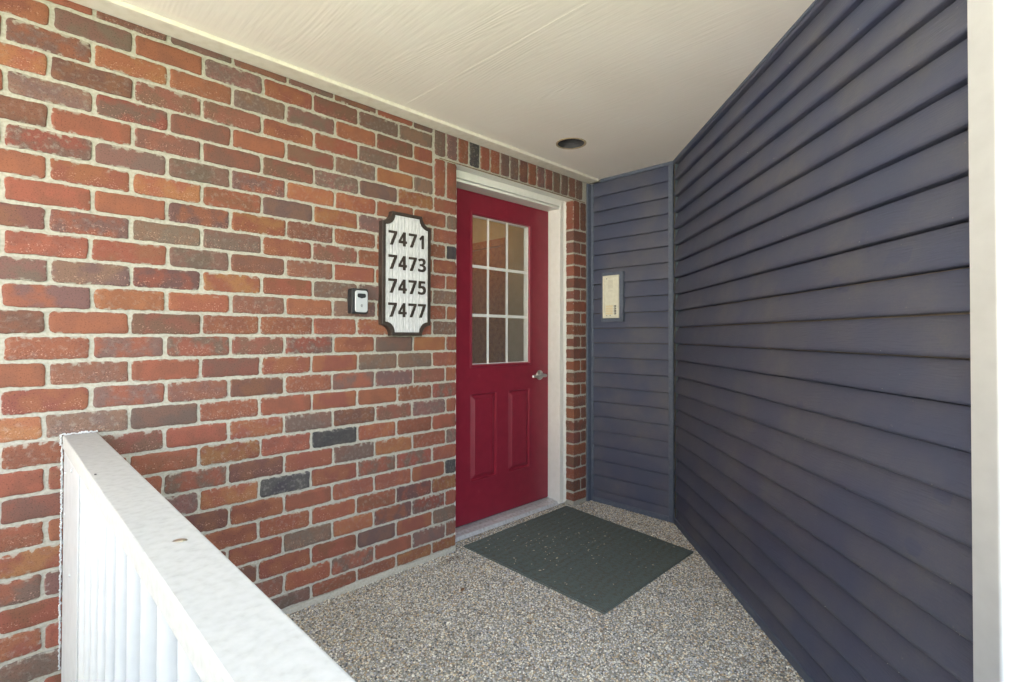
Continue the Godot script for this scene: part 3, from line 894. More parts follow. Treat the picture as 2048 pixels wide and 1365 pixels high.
# ------------------------------------------------------------------ floor
func build_floor() -> void:
	var along := Vector2(-sin(ANGLE), cos(ANGLE))
	var c := Vector2(BACK_X, CORNER_Z)
	var area := PackedVector2Array([Vector2(-1.72, -0.004), Vector2(-0.002, -0.004), Vector2(-0.002, -0.14), Vector2(WALL_X1 + 0.002, -0.14), Vector2(WALL_X1 + 0.002, -0.004), Vector2(BACK_X + 0.01, -0.004), c + Vector2(0.01, 0), c + along * 2.20, Vector2(c.x + along.x * 2.20, 3.4), Vector2(-1.72, 3.4)])
	var st := begin()
	var idx := Geometry2D.triangulate_polygon(area)
	for k in range(0, idx.size(), 3):
		var v := []
		for e in 3: v.append(Vector3(area[idx[k + e]].x, 0.0, area[idx[k + e]].y))
		if (v[1] - v[0]).cross(v[2] - v[0]).y > 0: tri(st, v[0], v[1], v[2])
		else: tri(st, v[0], v[2], v[1])
	for e in area.size():
		var a := area[e]; var b := area[(e + 1) % area.size()]
		quad(st, Vector3(b.x, GROUND_Y - 0.1, b.y), Vector3(a.x, GROUND_Y - 0.1, a.y), Vector3(a.x, 0, a.y), Vector3(b.x, 0, b.y))
	var fl := structure("porch_floor", st, M.cement, "grey exposed aggregate concrete porch floor", "floor")
	# the pebbles set into it
	var dome := begin()
	var rings := [[1.0, -0.25], [0.94, 0.30], [0.66, 0.74], [0.0, 1.0]]
	for i in 6:
		for k in 3:
			var a0 := TAU * i / 6; var a1 := TAU * (i + 1) / 6
			var q := []
			for e in [[k, a0], [k, a1], [k + 1, a1], [k + 1, a0]]:
				q.append(Vector3(rings[e[0]][0] * cos(e[1]), rings[e[0]][1], -rings[e[0]][0] * sin(e[1])))
			smooth_tri(dome, q[0], q[1], q[2], q[0], q[1], q[2])
			if k < 2: smooth_tri(dome, q[0], q[2], q[3], q[0], q[2], q[3])
	var mesh := dome.commit()
	var pm := std(Color.WHITE, 0.6)
	pm.vertex_color_use_as_albedo = true
	mesh.surface_set_material(0, pm)
	var tones := [Vector3(0.46, 0.43, 0.38), Vector3(0.60, 0.56, 0.49), Vector3(0.30, 0.28, 0.26), Vector3(0.10, 0.10, 0.105), Vector3(0.74, 0.71, 0.63), Vector3(0.46, 0.34, 0.21), Vector3(0.36, 0.36, 0.39), Vector3(0.22, 0.16, 0.11), Vector3(0.66, 0.56, 0.40), Vector3(0.52, 0.50, 0.48)]
	var buf := PackedFloat32Array()
	var pitch := 0.0076
	var zz := -0.14
	var row := 0
	var count := 0
	while zz < 2.6:
		var xx := -1.7 + (pitch * 0.5 if row % 2 else 0.0)
		while xx < BACK_X:
			var p := Vector2(xx + rng.randf_range(-0.003, 0.003), zz + rng.randf_range(-0.003, 0.003))
			xx += pitch
			# only where the slab is open to view
			var side := (p - c).dot(Vector2(-cos(ANGLE), -sin(ANGLE)))
			if p.y > CORNER_Z and side < 0.004: continue
			if p.y < 0.004 and (p.x < 0.004 or p.x > WALL_X1 - 0.004): continue
			if p.x < -1.55 or (p.y < -0.082): continue
			if rng.randf() < 0.10: continue
			var s := rng.randf_range(0.0022, 0.0047)
			if rng.randf() < 0.06: s *= 1.45
			var ang := rng.randf() * PI
			var e := rng.randf_range(0.7, 1.0)
			var hgt := s * rng.randf_range(0.45, 0.75)
			var ca := cos(ang); var sa := sin(ang)
			var t: Vector3 = tones[rng.randi() % tones.size()] * rng.randf_range(0.9, 1.3) * Vector3(1.0, 1.0, 0.97)
			buf.append_array([s * ca, 0.0, s * e * sa, p.x, 0.0, hgt, 0.0, 0.0006, -s * sa, 0.0, s * e * ca, p.y, t.x, t.y, t.z, 1.0])
			count += 1
		zz += pitch * 0.866
		row += 1
	var mm := MultiMesh.new()
	mm.transform_format = MultiMesh.TRANSFORM_3D
	mm.use_colors = true
	mm.mesh = mesh
	mm.instance_count = count
	mm.buffer = buf
	var mi := MultiMeshInstance3D.new()
	mi.name = "exposed_pebbles"
	mi.multimesh = mm
	mi.material_override = pm
	mi.set_meta("kind", "stuff")
	fl.add_child(mi)

# ------------------------------------------------------------------ door frame and door
func build_frame() -> void:
	var fr := thing("doorway", "cream white painted door frame set into the brick opening", "door frame", Vector3.ZERO)
	var zf := -0.0705
	var head := 2.0655
	# side casings with a stepped outer bead
	for s in [[0.0005, 0.0605, -1], [0.9837, WALL_X1 - 0.0005, 1]]:
		var x0: float = s[0]; var x1: float = s[1]
		var bead_x := [x0, x0 + 0.016] if s[2] < 0 else [x1 - 0.016, x1]
		var flat := [x0 + 0.0165, x1] if s[2] < 0 else [x0, x1 - 0.0165]
		box("casing", Vector3(flat[0], 0.012, -0.25), Vector3(flat[1], 2.128, zf - 0.004), M.frame_paint, fr, 0.002)
		box("casing_bead", Vector3(bead_x[0], 0.012, -0.14), Vector3(bead_x[1], 2.128, zf), M.frame_paint, fr, 0.003)
	box("head_casing", Vector3(0.061, head + 0.017, -0.25), Vector3(0.9832, 2.128, zf - 0.003), M.frame_paint, fr, 0.0025)
	box("head_stop", Vector3(0.061, head - 0.001, -0.25), Vector3(0.9832, head + 0.0145, zf - 0.012), M.frame_paint, fr, 0.002)
	# metal threshold
	var st := begin()
	var prof := PackedVector2Array([Vector2(-0.086, 0.002), Vector2(-0.083, 0.004), Vector2(-0.092, 0.0225), Vector2(-0.096, 0.0245), Vector2(-0.128, 0.0305), Vector2(-0.132, 0.0325), Vector2(-0.25, 0.0345), Vector2(-0.25, 0.002)])
	extrude_x(st, prof, 0.001, WALL_X1 - 0.001)
	put("threshold", st, M.aluminium, fr)
	# lumpy sealant where the frame meets the bricks
	st = begin()
	var path := []
	for i in 160: path.append(Vector3(WALL_X1 - 0.001 + rng.randf_range(-0.001, 0.0015), lerpf(0.02, 2.12, i / 159.0), zf + 0.001))
	bead(st, path, 0.0042, 0.55)
	put("sealant", st, M.frame_paint, fr)

func build_door() -> void:
	var z := DOOR_Z
	var x0 := 0.0645; var x1 := 0.9805; var y0 := 0.041; var y1 := 2.0615
	var d := thing("entry_door", "dark red panelled entry door with nine pane window and lever handle", "door")
	var gl := Vector2(0.2535, 0.984); var gh := Vector2(0.7950, 1.938)     # window hole
	var pl := Vector2(0.2575, 0.283); var ph := Vector2(0.4830, 0.822)
	var ql := Vector2(0.5825, 0.283); var qh := Vector2(0.7935, 0.822)
	var zb := z - 0.044
	var st := begin()
	cbox(st, Vector3(x0, y0, zb), Vector3(gl.x, y1, z), 0.0)
	cbox(st, Vector3(gh.x, y0, zb), Vector3(x1, y1, z), 0.0)
	cbox(st, Vector3(gl.x, gh.y, zb), Vector3(gh.x, y1, z), 0.0)
	cbox(st, Vector3(gl.x, ph.y, zb), Vector3(gh.x, gl.y, z), 0.0)
	cbox(st, Vector3(gl.x, y0, zb), Vector3(gh.x, pl.y, z), 0.0)
	cbox(st, Vector3(gl.x, pl.y, zb), Vector3(pl.x, ph.y, z), 0.0)
	cbox(st, Vector3(ph.x, pl.y, zb), Vector3(ql.x, ph.y, z), 0.0)
	cbox(st, Vector3(qh.x, pl.y, zb), Vector3(gh.x, ph.y, z), 0.0)
	put("door_leaf", st, M.red, d)
	for q in [[pl, ph], [ql, qh]]:
		st = begin()
		ring_panel(st, q[0], q[1], z, [[0.0, 0.0], [0.003, 0.0015], [0.006, 0.0005], [0.011, -0.0110], [0.017, -0.0115], [0.036, -0.0030], [0.038, -0.0015]])
		put("door_panel", st, M.red, d)
	# window: red moulding, white liner, glazing bars, glass
	var win := Node3D.new()
	win.name = "door_window"
	d.add_child(win)
	st = begin()
	ring_panel(st, gl, gh, z, [[-0.004, 0.0], [-0.002, 0.0065], [0.003, 0.0085], [0.011, 0.0075], [0.0145, 0.001], [0.0165, -0.006]], false)
	put("moulding", st, M.red, win)
	var il := gl + Vector2(0.0165, 0.0165); var ih := gh - Vector2(0.0165, 0.0165)
	st = begin()
	ring_panel(st, il, ih, z, [[0.0, -0.006], [0.003, -0.007], [0.003, -0.044]], false)
	put("liner", st, M.frame_paint, win)
	var bx := [0.4155, 0.5850]; var by := [1.3045, 1.6085]
	for x in bx: box("glazing_bar", Vector3(x - 0.0085, il.y + 0.003, z - 0.021), Vector3(x + 0.0085, ih.y - 0.003, z - 0.014), M.frame_paint, win, 0.002)
	for y in by: box("glazing_bar", Vector3(il.x + 0.003, y - 0.0095, z - 0.0212), Vector3(ih.x - 0.003, y + 0.0095, z - 0.0138), M.frame_paint, win, 0.002)
	var xs := [il.x + 0.003, bx[0], bx[1], ih.x - 0.003]; var ys := [il.y + 0.003, by[0], by[1], ih.y - 0.003]
	for i in 3:
		for k in 3:
			st = begin()
			quad(st, Vector3(xs[i], ys[k], z - 0.0105), Vector3(xs[i + 1], ys[k], z - 0.0105), Vector3(xs[i + 1], ys[k + 1], z - 0.0105), Vector3(xs[i], ys[k + 1], z - 0.0105))
			put("pane", st, M.glass, win)
	# lever handle
	var hd := Node3D.new()
	hd.name = "door_handle"
	hd.position = Vector3(0.8878, 0.9046, z)
	d.add_child(hd)
	st = begin()
	lathe(st, [[0.0335, 0.0], [0.0335, 0.006], [0.031, 0.010], [0.022, 0.0135], [0.0, 0.0145]], 40)
	put("rose", st, M.metal, hd)
	st = begin()
	lathe(st, [[0.012, 0.012], [0.0115, 0.052], [0.0105, 0.062], [0.0085, 0.066], [0.0, 0.0665]], 28)
	put("spindle", st, M.metal, hd)
	st = begin()
	cbox(st, Vector3(-0.128, -0.0105, 0.045), Vector3(0.014, 0.0085, 0.060), 0.0045)
	put("lever", st, M.metal, hd)
	# dark sweep along the foot of the door
	box("door_sweep", Vector3(x0 + 0.001, 0.0355, zb + 0.004), Vector3(x1 - 0.001, y0 - 0.0003, z - 0.003), M.dark_gap, d, 0.001)

# ------------------------------------------------------------------ railing
func build_railing() -> void:
	var xa := -1.632; var xb := -1.545; var top := 0.853
	var z1 := 2.62
	var r := thing("porch_railing", "white painted porch railing with flat cap and ribbed panel sides", "railing", Vector3.ZERO)
	# cap: crowned a little, arrises eased
	var st := begin()
	var prof := PackedVector2Array([Vector2(xb, top - 0.038), Vector2(xb, top - 0.004), Vector2(xb - 0.0012, top - 0.0012), Vector2(xb - 0.004, top), Vector2(xa + 0.004, top), Vector2(xa + 0.0012, top - 0.0012), Vector2(xa, top - 0.004), Vector2(xa, top - 0.040)])
	var n := prof.size()
	for i in n:
		var p := prof[i]; var q := prof[(i + 1) % n]
		for k in 20:
			var za := lerpf(0.003, z1, k / 20.0); var zb := lerpf(0.003, z1, (k + 1) / 20.0)
			quad(st, Vector3(p.x, p.y, zb), Vector3(p.x, p.y, za), Vector3(q.x, q.y, za), Vector3(q.x, q.y, zb))
	for e in [0.003, z1]:
		quad(st, Vector3(xa, top - 0.038, e), Vector3(xb, top - 0.038, e), Vector3(xb, top - 0.003, e), Vector3(xa, top - 0.003, e))
	put("rail_cap", st, M.cap, r)
	# both faces: flat end board, then ribs
	for s in [-1, 1]:
		var face := xa + 0.004 if s < 0 else xb - 0.004
		var deep := face + 0.024 if s < 0 else face - 0.024
		var inner := deep + 0.004 if s < 0 else deep - 0.004
		box("end_board", Vector3(minf(face, inner), 0.002, 0.003), Vector3(maxf(face, inner), top - 0.0405, 0.405), M.white, r, 0.0015)
		box("side_panel", Vector3(minf(deep, inner), 0.002, 0.406), Vector3(maxf(deep, inner), top - 0.0405, z1 - 0.01), M.white, r, 0.001)
		var z := 0.432
		while z < z1 - 0.05:
			st = begin()
			var w := 0.030
			var p := PackedVector2Array()
			for i in 7:
				var a := PI * i / 6.0
				p.append(Vector2(z + w * 0.5 - w * 0.5 * cos(a), face + s * -0.0 + (deep - face) * (1.0 - sin(a))))
			for i in 6:
				var n0 := Vector3(s * sin(PI * i / 6.0), 0, -cos(PI * i / 6.0)); var n1 := Vector3(s * sin(PI * (i + 1) / 6.0), 0, -cos(PI * (i + 1) / 6.0))
				var A := Vector3(p[i].y, 0.002, p[i].x); var B := Vector3(p[i + 1].y, 0.002, p[i + 1].x)
				var C := Vector3(p[i + 1].y, top - 0.0405, p[i + 1].x); var D := Vector3(p[i].y, top - 0.0405, p[i].x)
				if s < 0:
					smooth_tri(st, A, B, C, n0, n1, n1); smooth_tri(st, A, C, D, n0, n1, n0)
				else:
					smooth_tri(st, B, A, D, n1, n0, n0); smooth_tri(st, B, D, C, n1, n0, n1)
			put("rib", st, M.white, r)
			z += 0.1135
	# screw heads on the end board
	for q in [Vector2(0.235, 0.782), Vector2(0.06, 0.742), Vector2(0.225, 0.475), Vector2(0.31, 0.203), Vector2(0.05, 0.61)]:
		st = begin()
		lathe(st, [[0.006, 0.0], [0.0055, 0.0022], [0.003, 0.0035], [0.0, 0.0038]], 14, Vector3(0, 0, 0))
		var sc := put("screw", st, M.white, r)
		sc.position = Vector3(xa + 0.004, q.y, q.x)
		sc.rotation.y = -PI / 2
	# teardrop metal plug and a chip on the cap
	st = begin()
	for i in 16:
		var a0 := TAU * i / 16; var a1 := TAU * (i + 1) / 16
		var f := func(a: float, k: float) -> Vector3:
			var rr := 0.0125 * (0.72 + 0.28 * cos(a)) * k
			return Vector3(-rr * cos(a) * 1.25, 0.0026 * (1.0 - k * k) + 0.0003, rr * sin(a) * 0.75)
		quad(st, f.call(a0, 1.0), f.call(a1, 1.0), f.call(a1, 0.6), f.call(a0, 0.6))
		tri(st, f.call(a0, 0.6), f.call(a1, 0.6), Vector3(0, 0.0029, 0))
	var plug := put("plug", st, M.metal, r)
	plug.position = Vector3(-1.5767, top, 1.2604)
	plug.rotation.y = -0.75
	box("chip", Vector3(-1.624, top + 0.0002, 0.668), Vector3(-1.6195, top + 0.002, 0.676), M.metal_dark, r, 0.0008)
	# caulk smeared round the end of the railing
	st = begin()
	var path := []
	for i in 200: path.append(Vector3(xa - 0.001 + rng.randf_range(-0.0012, 0.0012), lerpf(0.1, top - 0.03, i / 199.0), 0.001))
	for i in 12: path.append(Vector3(xa - 0.005 + rng.randf_range(-0.003, 0.003), lerpf(top - 0.03, top + 0.002, i / 11.0), 0.003))
	for i in 30: path.append(Vector3(lerpf(xa - 0.003, xb + 0.002, i / 29.0), top + 0.002 + rng.randf_range(-0.0015, 0.003), 0.003))
	bead(st, path, 0.0026, 0.7)
	put("caulk", st, M.white, r)

# ------------------------------------------------------------------ smaller things
func build_mat() -> void:
	var w := 512
	var a := noise_bytes(301, 0.02, w, w, 4)
	var b := noise_bytes(302, 0.35, w, w, 2)
	var col := PackedByteArray(); col.resize(w * w * 3)
	var hg := PackedByteArray(); hg.resize(w * w)
	for y in w:
		for x in w:
			var p := y * w + x
			# short diagonal cords laid in rows
			var row := int(y / 12)
			var s := sin((x + (y % 12) * 1.2 * (1 if row % 2 else -1) + row * 5) * TAU / 12.0) * 0.5 + 0.5
			var r := sin((y % 12) / 12.0 * PI)
			var v := s * 0.65 + r * 0.35
			var c := Vector3(0.040, 0.054, 0.048).lerp(Vector3(0.205, 0.240, 0.222), v)
			c *= 0.75 + 0.5 * b[p] / 255.0
			c = c.lerp(Vector3(0.115, 0.095, 0.065), clampf((a[p] - 128) / 110.0, 0, 0.55))
			col[p * 3] = int(255.0 * pow(c.x, 0.4545)); col[p * 3 + 1] = int(255.0 * pow(c.y, 0.4545)); col[p * 3 + 2] = int(255.0 * pow(c.z, 0.4545))
			hg[p] = int(v * 200.0 + b[p] * 0.2)
	var m := std(Color.WHITE, 0.95)
	m.albedo_texture = ImageTexture.create_from_image(Image.create_from_data(w, w, false, Image.FORMAT_RGB8, col))
	m.heightmap_enabled = true
	m.heightmap_texture = ImageTexture.create_from_image(Image.create_from_data(w, w, false, Image.FORMAT_L8, hg))
	m.heightmap_scale = 0.25
	m.metallic_specular = 0.3
	var q := [Vector2(0.034, 0.951), Vector2(0.893, 0.937), Vector2(0.990, -0.024), Vector2(0.058, -0.002)]
	var mat := thing("door_mat", "dark green grey ribbed doormat lying in front of the door", "doormat", Vector3(0, 0.0045, 0))
	var st := begin()
	var nn := 24
	var mv := 232
	var at := func(u: float, v: float) -> Vector2: return (q[0] as Vector2).lerp(q[1], u).lerp((q[3] as Vector2).lerp(q[2], u), v)
	var hgt := func(u: float, v: float) -> float: return 0.0058 + 0.0012 * sin(u * 9.0 + v * 4.0) + 0.001 * sin(v * 13.0 - u * 3.0)
	for i in nn:
		for k in mv:
			var c := []; var uv := []
			for e in [[i, k], [i + 1, k], [i + 1, k + 1], [i, k + 1]]:
				var u: float = float(e[0]) / nn; var v: float = float(e[1]) / mv
				var p: Vector2 = at.call(u, v)
				var ridge := 0.0011 if (e[1] as int) % 2 == 1 else 0.0
				c.append(Vector3(p.x, hgt.call(u, v) + ridge, p.y)); uv.append(Vector2(u, 1.0 - v) * 3.2)
			quad(st, c[0], c[1], c[2], c[3], uv[0], uv[1], uv[2], uv[3])
	for e in 4:
		for i in nn:
			var ta := float(i) / nn; var tb := float(i + 1) / nn
			var ends := [[Vector2(ta, 0), Vector2(tb, 0)], [Vector2(1, ta), Vector2(1, tb)], [Vector2(1 - ta, 1), Vector2(1 - tb, 1)], [Vector2(0, 1 - ta), Vector2(0, 1 - tb)]]
			var g: Vector2 = ends[e][0]; var h: Vector2 = ends[e][1]
			var pa: Vector2 = at.call(g.x, g.y); var pb: Vector2 = at.call(h.x, h.y)
			quad(st, Vector3(pa.x, -0.002, pa.y), Vector3(pb.x, -0.002, pb.y), Vector3(pb.x, hgt.call(h.x, h.y), pb.y), Vector3(pa.x, hgt.call(g.x, g.y), pa.y), g * 3.2, h * 3.2, h * 3.2, g * 3.2)
	put("mat_pile", st, m, mat)

func notched(lo: Vector2, hi: Vector2, r: float, seg := 8) -> Array:
	# rectangle whose corners are scooped out by quarter circles, counter-clockwise
	var out := []
	for k in [[Vector2(hi.x, lo.y), PI, PI / 2], [hi, -PI / 2, -PI], [Vector2(lo.x, hi.y), 0.0, -PI / 2], [lo, PI / 2, 0.0]]:
		for i in seg + 1:
			var a: float = lerpf(k[1], k[2], float(i) / seg)
			out.append((k[0] as Vector2) + Vector2(cos(a), sin(a)) * r)
	return out

func build_sign() -> void:
	var lo := Vector2(-0.4835, 1.1770); var hi := Vector2(-0.1990, 1.7870)
	var s := thing("house_number_sign", "brown edged white plaque with four rows of house numbers on the brick wall", "sign")
	var t := 0.036
	var o := notched(lo, hi, 0.054)
	var b := 0.0175
	var i_lo := lo + Vector2(b, b); var i_hi := hi - Vector2(b, b)
	var inn := notched(i_lo, i_hi, 0.052)
	var st := begin()
	var n := o.size()
	var ctr := (lo + hi) * 0.5
	for i in n:
		var a: Vector2 = o[i]; var c: Vector2 = o[(i + 1) % n]; var ia: Vector2 = inn[i]; var ic: Vector2 = inn[(i + 1) % n]
		var ea := a.lerp(ia, 0.12); var ec := c.lerp(ic, 0.12)
		quad(st, Vector3(a.x, a.y, -0.002), Vector3(c.x, c.y, -0.002), Vector3(c.x, c.y, t - 0.002), Vector3(a.x, a.y, t - 0.002))
		quad(st, Vector3(a.x, a.y, t - 0.002), Vector3(c.x, c.y, t - 0.002), Vector3(ec.x, ec.y, t), Vector3(ea.x, ea.y, t))
		quad(st, Vector3(ea.x, ea.y, t), Vector3(ec.x, ec.y, t), Vector3(ic.x, ic.y, t), Vector3(ia.x, ia.y, t))
		quad(st, Vector3(ia.x, ia.y, t), Vector3(ic.x, ic.y, t), Vector3(ic.x, ic.y, t - 0.006), Vector3(ia.x, ia.y, t - 0.006))
	put("border", st, M.brown, s)
	# combed face: narrow upright ridges
	st = begin()
	var rc := 0.052
	var edge := func(x: float) -> float:
		var d := minf(x - i_lo.x, i_hi.x - x)
		return sqrt(maxf(0.0, rc * rc - d * d)) if d < rc else 0.0
	var ridges := 30
	var grooves := begin()
	for k in ridges:
		var w := (i_hi.x - i_lo.x) / ridges
		var x0 := i_lo.x + k * w
		var wob := rng.randf_range(-0.15, 0.15)
		var gy: float = edge.call(x0)
		if k > 0: cbox(grooves, Vector3(x0 - w * 0.13, i_lo.y + gy + 0.002, t - 0.0066), Vector3(x0 + w * 0.13, i_hi.y - gy - 0.002, t - 0.0048), 0.0)
		var cut := [0.0, 0.30 + wob, 0.62 + wob, 1.0]
		var zs := [-0.0062, -0.0030 + rng.randf_range(-0.0006, 0.0004), -0.0032, -0.0062]
		for e in 3:
			var xa: float = x0 + cut[e] * w; var xb: float = x0 + cut[e + 1] * w
			var ya: float = edge.call(xa); var yb: float = edge.call(xb)
			quad(st, Vector3(xa, i_lo.y + ya, t + zs[e]), Vector3(xb, i_lo.y + yb, t + zs[e + 1]), Vector3(xb, i_hi.y - yb, t + zs[e + 1]), Vector3(xa, i_hi.y - ya, t + zs[e]), Vector2(xa * 26.0, i_lo.y * 1.4), Vector2(xb * 26.0, i_lo.y * 1.4), Vector2(xb * 26.0, i_hi.y * 1.4), Vector2(xa * 26.0, i_hi.y * 1.4))
	put("face", st, M.sign_face, s)
	put("grimy_grooves", grooves, std(lin(0.34, 0.34, 0.35), 0.9), s)
	var font := SystemFont.new()
	font.font_names = PackedStringArray(["Droid Sans"])
	font.font_weight = 700
	var heavy := FontVariation.new()
	heavy.base_font = font
	heavy.variation_embolden = 0.12
	var rows := ["7471", "7473", "7475", "7477"]
	var tops := [1.6905, 1.5725, 1.4560, 1.3390]
	var xs := [-0.4495, -0.3935, -0.3345, -0.2775]
	for r in 4:
		for c in 4:
			var tm := TextMesh.new()
			tm.font = heavy
			tm.text = rows[r][c]
			tm.font_size = 64
			tm.pixel_size = 0.0015
			tm.depth = 0.005
			tm.horizontal_alignment = HORIZONTAL_ALIGNMENT_LEFT
			tm.vertical_alignment = VERTICAL_ALIGNMENT_BOTTOM
			var box_ := tm.get_aabb()
			var g := put_mesh("digit", tm, M.brown, s)
			var ky := 0.0698 / box_.size.y
			var kx: float = (0.0465 if rows[r][c] != "1" else 0.027) / box_.size.x
			g.scale = Vector3(kx, ky, 1)
			var off := 0.006 if rows[r][c] == "1" else 0.0
			g.position = Vector3(xs[c] + off - box_.position.x * kx, tops[r] - 0.0698 - box_.position.y * ky, t - 0.001)

func rounded(w: float, h: float, r: float, seg := 6) -> PackedVector2Array:
	var out := PackedVector2Array()
	for k in 4:
		var cx := (w * 0.5 - r) * (1 if k == 0 or k == 3 else -1); var cy := (h * 0.5 - r) * (1 if k < 2 else -1)
		for i in seg + 1:
			var a := PI / 2 * (k + float(i) / seg)
			out.append(Vector2(cx + r * cos(a), cy + r * sin(a)))
	return out

func slab(st: SurfaceTool, shape: PackedVector2Array, z0: float, z1: float, ease: float, at := Vector2.ZERO) -> void:
	# shape is counter-clockwise; front face at z1 with an eased arris
	var n := shape.size()
	var inn := Geometry2D.offset_polygon(shape, -ease)
	var small := PackedVector2Array()
	for p in shape: small.append(p - p.normalized() * ease)
	for i in n:
		var a := shape[i] + at; var b := shape[(i + 1) % n] + at; var ia := small[i] + at; var ib := small[(i + 1) % n] + at
		quad(st, Vector3(a.x, a.y, z0), Vector3(b.x, b.y, z0), Vector3(b.x, b.y, z1 - ease), Vector3(a.x, a.y, z1 - ease))
		quad(st, Vector3(a.x, a.y, z1 - ease), Vector3(b.x, b.y, z1 - ease), Vector3(ib.x, ib.y, z1), Vector3(ia.x, ia.y, z1))
		tri(st, Vector3(at.x, at.y, z1), Vector3(ia.x, ia.y, z1), Vector3(ib.x, ib.y, z1))

func build_lock_box() -> void:
	var b := thing("key_lock_box", "small black and silver key lock box mounted on the brick wall", "lock box", Vector3(-0.6025, 1.3370, 0.0))
	var st := begin()
	slab(st, rounded(0.082, 0.116, 0.009), -0.004, 0.042, 0.003)
	put("body", st, M.black_plastic, b)
	st = begin()
	slab(st, rounded(0.062, 0.100, 0.012), 0.040, 0.0475, 0.0015, Vector2(0.004, -0.001))
	put("cover", st, M.silver_plastic, b)
	st = begin()
	slab(st, PackedVector2Array([Vector2(0.0185, -0.006), Vector2(0.0215, 0.0), Vector2(0.0205, 0.009), Vector2(0.016, 0.0125), Vector2(-0.016, 0.0125), Vector2(-0.0205, 0.009), Vector2(-0.0215, 0.0), Vector2(-0.0185, -0.006), Vector2(-0.006, -0.0085), Vector2(0.0, -0.0105), Vector2(0.006, -0.0085)]), 0.046, 0.0490, 0.0006, Vector2(0.004, 0.0225))
	put("shutter", st, M.black_plastic, b)
	# round keyhole mark with a line of small print below
	st = begin()
	lathe(st, [[0.0050, 0.0470], [0.0050, 0.0478], [0.0038, 0.0478], [0.0038, 0.0470]], 24, Vector3(0.0045, -0.0195, 0))
	lathe(st, [[0.0018, 0.0470], [0.0018, 0.0479], [0.0, 0.0479]], 14, Vector3(0.0045, -0.0188, 0))
	cbox(st, Vector3(0.0005, -0.0262, 0.0470), Vector3(0.0085, -0.0248, 0.0478), 0.0)
	put("emblem", st, M.metal_dark, b)
	st = begin()
	for i in 6: cbox(st, Vector3(-0.0045 + i * 0.0032, -0.0322, 0.0470), Vector3(-0.0045 + i * 0.0032 + 0.0021, -0.0306, 0.0477), 0.0)
	put("print", st, M.metal, b)

func build_intercom() -> void:
	var n := thing("intercom_panel", "cream intercom panel with four call buttons on the narrow siding wall", "intercom", Vector3(BACK_X, 1.448, 0.200), -PI / 2)
	# local x runs along world z; face looks to -x
	var st := begin()
	var fz := 0.020
	var w := 0.0885; var h := 0.1725
	for q in [[Vector3(-w, -h, -0.012), Vector3(-0.0725, h, fz)], [Vector3(0.0595, -h, -0.012), Vector3(w, h, fz)], [Vector3(-0.0725, -h, -0.012), Vector3(0.0595, -0.1475, fz)], [Vector3(-0.0725, 0.1495, -0.012), Vector3(0.0595, h, fz)]]:
		st = begin()
		cbox(st, q[0], q[1], 0.0015)
		put("mount_frame", st, M.navy_trim, n)
	st = begin()
	ring_panel(st, Vector2(-0.0720, -0.147), Vector2(0.0590, 0.149), 0.0, [[0.0, 0.0], [0.0, 0.026], [0.002, 0.028], [0.010, 0.028], [0.0115, 0.0215], [0.0135, 0.0225]])
	put("plate", st, M.cream_plastic, n)
	# speaker grille: rows of small slots
	st = begin()
	for r in 7:
		for c in 6:
			cbox(st, Vector3(-0.028 + c * 0.0066, 0.0610 + r * 0.0086, 0.0222), Vector3(-0.028 + c * 0.0066 + 0.0028, 0.0610 + r * 0.0086 + 0.0046, 0.0229), 0.0)
	cbox(st, Vector3(-0.028, 0.041, 0.0222), Vector3(0.0085, 0.0428, 0.0228), 0.0)
	put("speaker_grille", st, std(lin(0.40, 0.385, 0.30), 0.7), n)
	for r in 4:
		var y := -0.0650 - r * 0.0168
		box("name_card", Vector3(-0.0500, y - 0.0062, 0.0222), Vector3(0.0090, y + 0.0062, 0.0232), M.card, n, 0.0004)
		box("call_button", Vector3(0.0195, y - 0.0060, 0.0222), Vector3(0.0365, y + 0.0060, 0.0250), M.black_plastic, n, 0.001)
		box("button_face", Vector3(0.0245, y - 0.0030, 0.0249), Vector3(0.0320, y + 0.0030, 0.0262), M.cream_plastic, n, 0.0006)
	for q in [Vector2(-0.040, 0.1275), Vector2(-0.0395, -0.1295), Vector2(-0.0115, -0.1285)]:
		st = begin()
		lathe(st, [[0.0038, 0.0222], [0.0036, 0.0240], [0.0, 0.0246]], 14, Vector3(q.x, q.y, 0))
		put("screw", st, M.metal_dark, n)

func build_can_light() -> void:
	var l := thing("recessed_light", "unlit round recessed downlight with tan rim in the porch ceiling", "downlight", Vector3(0.5445, CEIL_Y, 0.3695))
	var st := begin()
	lathe(st, [[0.088, 0.0], [0.088, -0.003], [0.084, -0.0045], [0.078, -0.004], [0.076, -0.001]], 48, Vector3.ZERO, "y")
	var rim := tri_mat(Color.WHITE, 0.6, ramp_tex(61, 0.05, [[0.0, lin(0.18, 0.12, 0.06)], [0.5, lin(0.36, 0.28, 0.17)], [1.0, lin(0.46, 0.39, 0.26)]], 256, 4), 5.0)
	put("rim", st, rim, l)
	# ribbed dark baffle going up into the ceiling
	st = begin()
	var prof := [[0.0, 0.150], [0.058, 0.150]]
	for k in 10:
		var y := 0.145 - k * 0.0145
		prof.append([0.060 + 0.0016 * k, y]); prof.append([0.0645 + 0.0013 * k, y - 0.006])
	prof.append([0.076, -0.001])
	lathe(st, prof, 48, Vector3.ZERO, "y")
	put("baffle", st, M.dark_gap, l)

